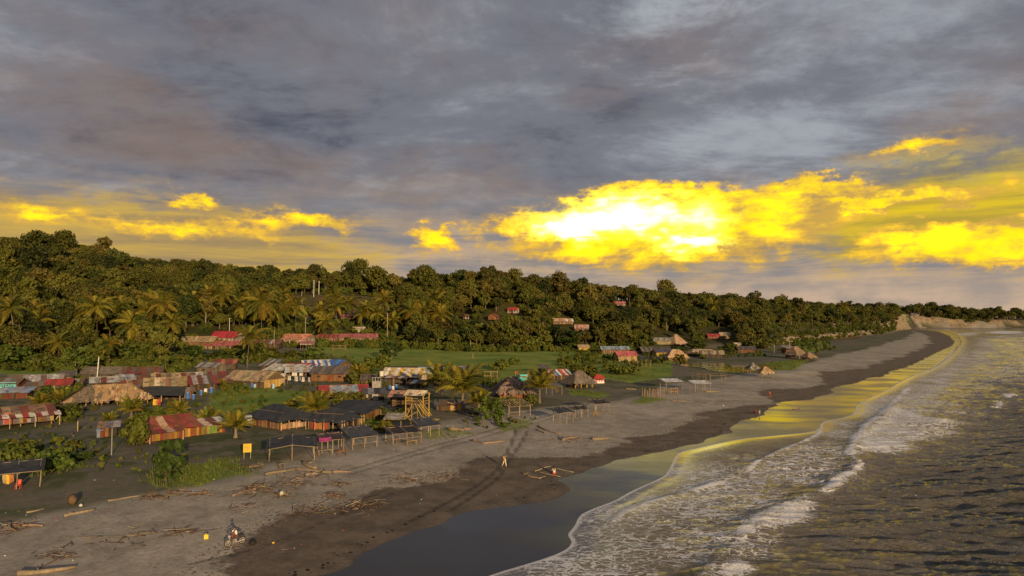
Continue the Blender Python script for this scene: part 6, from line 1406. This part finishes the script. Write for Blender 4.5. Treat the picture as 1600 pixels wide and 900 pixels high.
m = MB(); m.tube([(0,.0,.80),(0,.1,.81),(0,.5,.84),(0,.72,.82)], [.08,.12,.12,.06], 8); part('seat', m.mesh('seat', M_PAINT, True), r, DK)
m = MB(); m.tube([(0,-.52,.88),(0,-.60,.88)], [.07,.09], 10); part('headlight', m.mesh('headlight', M_PAINT), r, (.6,.6,.5))
bx('engine', r, (0,-.05,.42), (.22,.34,.28), GREY, me=BOXP); m = MB(); m.tube([(.12,-.15,.4),(.15,.1,.30),(.15,.75,.38)], [.03,.03,.05], 7); part('exhaust', m.mesh('exhaust', M_PAINT), r, LGREY)
for y in (-.64,.66):
    m = MB(); m.tube([(0,y+.30*math.cos(a),.31+.34*math.sin(a)) for a in [R(20+i*20) for i in range(8)]], .05, 5); part('mudguard', m.mesh('mudguard', M_PAINT), r, (.06,.05,.05))
for x in (-.3,.3): bar('mirror_stem', r, (x,-.38,1.02), (x*1.1,-.36,1.2), .008, DK, CYLP); bx('mirror', r, (x*1.12,-.36,1.22), (.10,.02,.06), LGREY, me=BOXP)
person(0, 0, hd, 'ride', 'person in a white shirt with bare legs sitting on the motorbike', (.80,.77,.70), (.10,.07,.06), pos=p, shortp=True)
# parked three-wheeler by the black tarp hut
p, s = G(387, 667); r = empty('three_wheeler', p, R(25), 'small white three-wheeler parked at the left end of the large black tarp hut', 'vehicle')
m = MB(); m.tube([(0,-.9,.5),(0,-.6,.75),(0,.2,.85),(0,1.0,.8)], [.35,.62,.70,.60], 10); part('body', m.mesh('body', M_PAINT, True), r, WHT); bx('roof', r, (0,.3,1.85), (1.25,1.7,.06), WHT, me=BOXP); bx('windscreen', r, (0,-.62,1.45), (1.1,.05,.65), (.10,.12,.14), (R(-18),0,0), BOXP)
for x in (-.55,.55):
    for y in (-.5,1.1): bar('roof_post', r, (x,y,.9), (x,y,1.85), .03, WHT, CYLP)
for x, y in ((0,-1.0),(-.6,.7),(.6,.7)): w = part('wheel', TY, r, DK, (x,y,.3), (0,0,R(90)))
# bag, cans and small finds
def lump(px, py, size, col, label, name, cat, me_mat=None):
    p, s = G(px, py); rs = random.Random(px*7+py); m = MB(); n = 9; pts = []; V = []
    for j in range(6):
        t = j/5; rr = math.sin(math.pi*(.12+.80*t))**.6
        for i in range(n): a = i*6.283/n; k = rr*(1+rs.uniform(-.18,.18)); V.append((math.cos(a)*k*size[0]/2, math.sin(a)*k*size[1]/2, t*size[2]*(1+rs.uniform(-.06,.06))-.02))
    m.add(V, [(j*n+i, j*n+(i+1) % n, (j+1)*n+(i+1) % n, (j+1)*n+i) for j in range(5) for i in range(n)]+[tuple(range(n))[::-1], tuple(5*n+i for i in range(n))])
    o = link(bpy.data.objects.new(name, m.mesh(name, me_mat or M_CLOTH, True))); o.location = p; o.rotation_euler = (0,0,rs.uniform(0,6)); o.color = (*col, 1); tag(o, label, cat)
lump(395, 851, (.75,.5,.38), DK, 'black bag lying on the dark sand right of the motorbike', 'bag', 'bag'); lump(427, 849, (.3,.25,.16), YEL, 'small yellow-orange piece of litter right of the black bag', 'litter', 'litter')
lump(440, 774, (.6,.5,.5), (.5,.46,.36), 'pale yellowish sack on a heap of driftwood', 'sack', 'sack'); lump(113, 788, (1.2,.9,1.0), BRN, 'brown weathered stump sticking out of the sand at the left', 'stump', 'stump', M_WOOD); lump(126, 791, (.5,.35,.25), WHT, 'white bundle beside the weathered stump', 'bundle', 'bundle')
lump(1130, 634, (.5,.4,.2), WHT, 'small white piece of litter on the dark beach', 'litter', 'litter'); lump(320, 772, (.5,.4,.4), (.20,.12,.08), 'dark root ball at the grass edge', 'root', 'driftwood', M_WOOD)
p, s = G(322, 842); r = empty('jerrycan', p, R(20), 'yellow jerrycan standing on the sand left of the motorbike', 'jerrycan'); bx('can', r, (0,0,.2), (.36,.22,.40), (.62,.48,.04), me=BOXP); bar('spout', r, (.1,0,.4), (.1,0,.46), .035, DK, CYLP); bar('handle', r, (-.12,0,.45), (.05,0,.45), .02, (.62,.48,.04), CYLP)
# ------------------------------------------------------------------ driftwood
def log(x0, y0, x1, y1, r0, label, col=PALEW, bend=.06, knots=1, group=None):
    a, s = G(x0, y0); b, _ = G(x1, y1); c = (a+b)/2; root = empty('driftwood_log', c, 0, label, 'driftwood', group); d = b-a; L = d.length; rs = random.Random(x0*3+y0); pts = []; rad = []
    for i in range(7):
        t = i/6; side = Vector((-d.y, d.x, 0)).normalized(); pts.append(a-c+d*t+side*L*bend*math.sin(t*4+x0)+Vector((0, 0, r0*.7+L*.010*rs.uniform(-.5,.5)))); rad.append(r0*(1.1-.45*t)*(1+rs.uniform(-.12,.12)))
    m = MB(); m.tube(pts, rad, 8); part('trunk', m.mesh('trunk', M_WOOD, True), root, jit(col))
    for k in range(knots):
        q = pts[2+2*k % 4]; m = MB(); v = Vector((rs.uniform(-1,1), rs.uniform(-1,1), rs.uniform(.3,1))).normalized(); m.tube([q, q+v*r0*2, q+v*r0*2+Vector((v.x,v.y,.1))*r0*3], [r0*.5,r0*.35,r0*.12], 5); part('branch', m.mesh('branch', M_WOOD, True), root, jit(col))
DW = (.25,.19,.13)
for q in ((101,808,147,797,.14,'straight pale log lying alone on the sand at the left'),(168,783,220,776,.10,'thin log half buried left of the grass'),(41,802,70,796,.10,'slender stick log at the left near the weathered stump'),(24,822,66,823,.12,'log on the tangle of driftwood at the left edge'),(8,818,26,830,.12,'dark log crossing the tangle at the left edge'),
          (28,899,118,889,.20,'long reddish log along the bottom edge'),(474,725,493,734,.28,'thick pale stump log below the widest tarp shelter'),(416,743,462,733,.16,'long pale log left of the thick stump log'),(460,734,500,736,.13,'log continuing right of the long pale log'),(503,740,518,739,.20,'short thick log right of the broken row'),(520,738,548,739,.16,'pale log at the right end of the broken row'),
          (477,743,497,741,.14,'log below the broken row of logs'),(388,731,413,727,.12,'log at the foot of the yellow notice board'),(702,672,724,674,.30,'thick cream coloured log lying above the tyre tracks'),(725,672,736,671,.20,'brown stub right of the thick cream coloured log'),(736,689,760,694,.18,'left log of the crossed pair above the walker'),(756,694,790,689,.14,'right log of the crossed pair above the walker'),
          (838,667,876,679,.15,'long bent log below the black beach shelters'),(840,672,850,678,.13,'short log beside the long bent log'),(880,689,902,683,.22,'red-brown log right of the long bent log'),(926,688,952,686,.24,'red-brown log at the edge of the dark sand'),(978,608,994,609,.15,'log on the road left of the bare poles'),(1102,613,1124,612,.16,'straight log below the second white sheet shelter'),
          (1050,627,1070,628,.14,'log on the beach below the bare poles'),(366,776,386,764,.12,'stick log leaning on the debris right of the grass'),(395,766,416,758,.12,'stick log right of the leaning stick'),(1000,617,1014,619,.14,'small log beside the green patch'),
          (817,741,828,745,.12,'thick short end log of the pole frame'),(828,745,845,748,.06,'pole of the frame nearest the sea at left'),(843,748,852,744,.05,'short pole closing the corner of the frame'),(838,737,876,745,.05,'long pole across the frame left of the sitter'),(834,736,862,729,.05,'pole at the back of the frame'),(868,733,897,738,.06,'pole right of the sitting person'),(108,676,118,682,.10,'broken branch in the yard right of the striped hut'),
          (1240,640,1250,638,.1,'stick on the damp sand far right')): log(*q, col=DW if q[4] > .08 else PALEW, knots=1 if q[4] > .1 else 0)
def sticks():
    rs = np.random.default_rng(21); M_ = MB(); pts = []
    def put(x, y, z, L, a, r, col):
        d = Vector((math.cos(a), math.sin(a), rs.uniform(-.1, .15)))*L; p0 = Vector((x, y, z+r*.6)); k = d.cross(Vector((0,0,1))).normalized()*r; u = Vector((0,0,r*1.2))
        M_.add([p0-k, p0+k, p0+u, p0+d-k*.5, p0+d+k*.5, p0+d+u*.6], [(0,1,4,3), (1,2,5,4), (2,0,3,5), (0,2,1), (3,4,5)], col)
    cols = [(.14,.095,.06), (.20,.15,.10), (.07,.045,.03), (.28,.23,.17), (.11,.06,.04)]
    # tide-line belt and loose scatter
    n = 30000; X = rs.uniform(-60, 150, n); Y = 52+rs.uniform(0, 1, n)**1.6*260; dP = sdist(X, Y, LP, BP); dW = sdist(X, Y, LW, BW)
    w = np.exp(-((dP+wob(X, Y, 6, 3)-1)/3.2)**2)*.55+(dP > 0)*(dP < 26)*.035*(1+1.5*wob(X, Y, 7, 1)).clip(0)+np.exp(-((dP-17-wob(X, Y, 9, 5))/2.0)**2)*.45
    k = (rs.uniform(0, 1, n) < w) & (dW > 2); X, Y = X[k][:3600], Y[k][:3600]; Z = terrain(X, Y)
    for x, y, z in zip(X, Y, Z): put(x, y, z, rs.exponential(.18)+.08, rs.uniform(0, 6.28), rs.uniform(.010, .026), jit(cols[rs.integers(5)], .3))
    for px, py, wd, n in ((246,776,34,90),(312,773,26,60),(280,771,30,40),(400,763,40,110),(460,757,40,70),(530,757,30,50),(440,774,20,50),(520,775,24,60),(20,825,50,70),(480,745,60,90),(390,730,30,50),(285,832,30,40),(90,868,50,40),(1090,630,60,40),(900,690,70,70),(230,835,60,25),(180,850,90,30),(400,770,60,60),(380,793,40,30),(490,798,60,70),(560,790,70,110),(640,750,60,90),(690,745,50,70)):
        p, s = G(px, py)
        for i in range(n):
            x = p.x+rs.normal()*wd*s*.35; y = p.y+rs.normal()*wd*s*.28; put(x, y, TZ(x, y)+abs(rs.normal())*.06, rs.exponential(.45)+.25, rs.uniform(0, 6.28), rs.uniform(.02, .06), jit(cols[rs.integers(5)], .3))
    o = link(bpy.data.objects.new('driftwood_scraps', M_.mesh('driftwood_scraps', M_BOARD))); tag(o, 'scattered twigs and driftwood scraps along the tide line', 'debris', None, 'stuff')
    W = MB()
    for i in range(len(LW)-1):
        a, b = Vector((*LW[i], 0)), Vector((*LW[i+1], 0)); L = (b-a).length
        if L > 60 or a.y < 50 or a.y > 330: continue
        for q in range(int(L*2.6)):
            if rs.uniform() > .5+.5*math.sin(a.x*.35+q*.02): continue
            t = rs.uniform(); p = a.lerp(b, t); nrm = Vector((-.80, .60, 0)); p = p+nrm*(1.3+rs.exponential(.55)+.5*math.sin(p.y*.3)); s_ = rs.uniform(.06, .24); z = TZ(p.x, p.y)
            V = [(p.x+math.cos(k*1.2566)*s_*rs.uniform(.6, 1.4), p.y+math.sin(k*1.2566)*s_*rs.uniform(.6, 1.4), z-.01) for k in range(5)]+[(p.x, p.y, z+s_*.35)]
            W.add(V, [(k, (k+1) % 5, 5) for k in range(5)], jit((.022,.018,.014), .3))
    o = link(bpy.data.objects.new('seaweed', W.mesh('seaweed', M_BOARD))); tag(o, 'dark clumps of seaweed along the wet sand edge', 'seaweed', None, 'stuff')
    T = MB(); n = 0
    for i in range(120):
        px, py = (rs.uniform(0, 900), rs.uniform(640, 880)) if i % 3 else (rs.uniform(0, 700), rs.uniform(600, 720)); p, s = G(round(float(px), 1), round(float(py), 1))
        if float(sdist(np.array([p.x]), np.array([p.y]), LW, BW)[0]) < 3: continue
        c = [(.6,.6,.58), (.5,.45,.35), (.15,.3,.5), (.5,.1,.08), (.45,.42,.4)][rs.integers(5)]; z = rs.uniform(.04, .11); T.box((p.x, p.y, p.z+z*.3), (z*1.3, z, z*.5), rs.uniform(0, 3), c, Matrix.Rotation(rs.uniform(-.4, .4), 4, 'X'))
    o = link(bpy.data.objects.new('litter', T.mesh('litter', M_BOARD))); tag(o, 'small scraps of pale litter strewn over the sand', 'litter', None, 'stuff')
sticks()
# ------------------------------------------------------------------ weeds and scrub between the houses
def scrub():
    rs = np.random.default_rng(33); X = []; Y = []; S = []
    spots = np.array([o.location[:2] for o in bpy.data.objects if o.parent is None and o.get('category') in ('hut', 'house', 'shelter', 'tower', 'tank')])
    for P, n, s0 in (([(-40,558),(120,562),(250,560),(330,562),(470,564),(560,566),(470,566),(330,572),(260,588),(130,585),(-40,578)], 520, .8), ([(50,595),(130,590),(140,625),(60,640)], 60, .7), ([(540,570),(600,572),(602,606),(548,606)], 90, .7), ([(225,640),(300,650),(300,662),(215,662)], 60, .45),
                     ([(880,545),(1000,548),(1190,548),(1200,558),(1060,562),(950,585),(880,592),(868,575)], 420, .7), ([(1190,530),(1290,528),(1310,545),(1262,556),(1205,552)], 150, .8), ([(640,575),(760,585),(830,600),(760,612),(650,605)], 90, .5), ([(0,690),(150,690),(160,712),(0,745)], 50, .35), ([(350,600),(390,604),(385,616),(350,614)], 40, .6), ([(60,602),(300,612),(480,602),(470,645),(330,655),(60,662)], 170, .36), ([(0,668),(150,668),(330,705),(330,742),(200,745),(0,730)], 110, .26), ([(480,600),(600,605),(640,650),(560,640)], 40, .4), ([(660,640),(760,640),(850,655),(760,672)], 40, .3), ([(590,640),(640,650),(600,668)], 24, .45), ([(450,464),(600,468),(600,482),(500,486)], 60, .55), ([(60,640),(140,645),(110,662),(70,660)], 40, .5), ([(290,556),(480,556),(560,560),(430,566),(300,562)], 130, .5), ([(1090,500),(1215,512),(1215,535),(1150,545)], 40, .6)):
        W = wpoly(P); a = np.array(W); lo, hi = a.min(0), a.max(0); q = rs.uniform(lo, hi, (n*4, 2)); q = q[inside(q[:, 0], q[:, 1], W)][:n]
        for x, y in q:
            if np.hypot(spots[:, 0]-x, spots[:, 1]-y).min() < 4.2: continue
            X.append(x); Y.append(y); S.append(s0*rs.uniform(.5, 1.25))
    X, Y, S = np.array(X), np.array(Y), np.array(S)
    scatter('scrub', X, Y, terrain(X, Y), S, [q[0] for q in SHRUBS], None, None, rs.integers(0, 3, len(X)), 'weeds and low scrub growing between and behind the houses', 'scrub')
scrub()
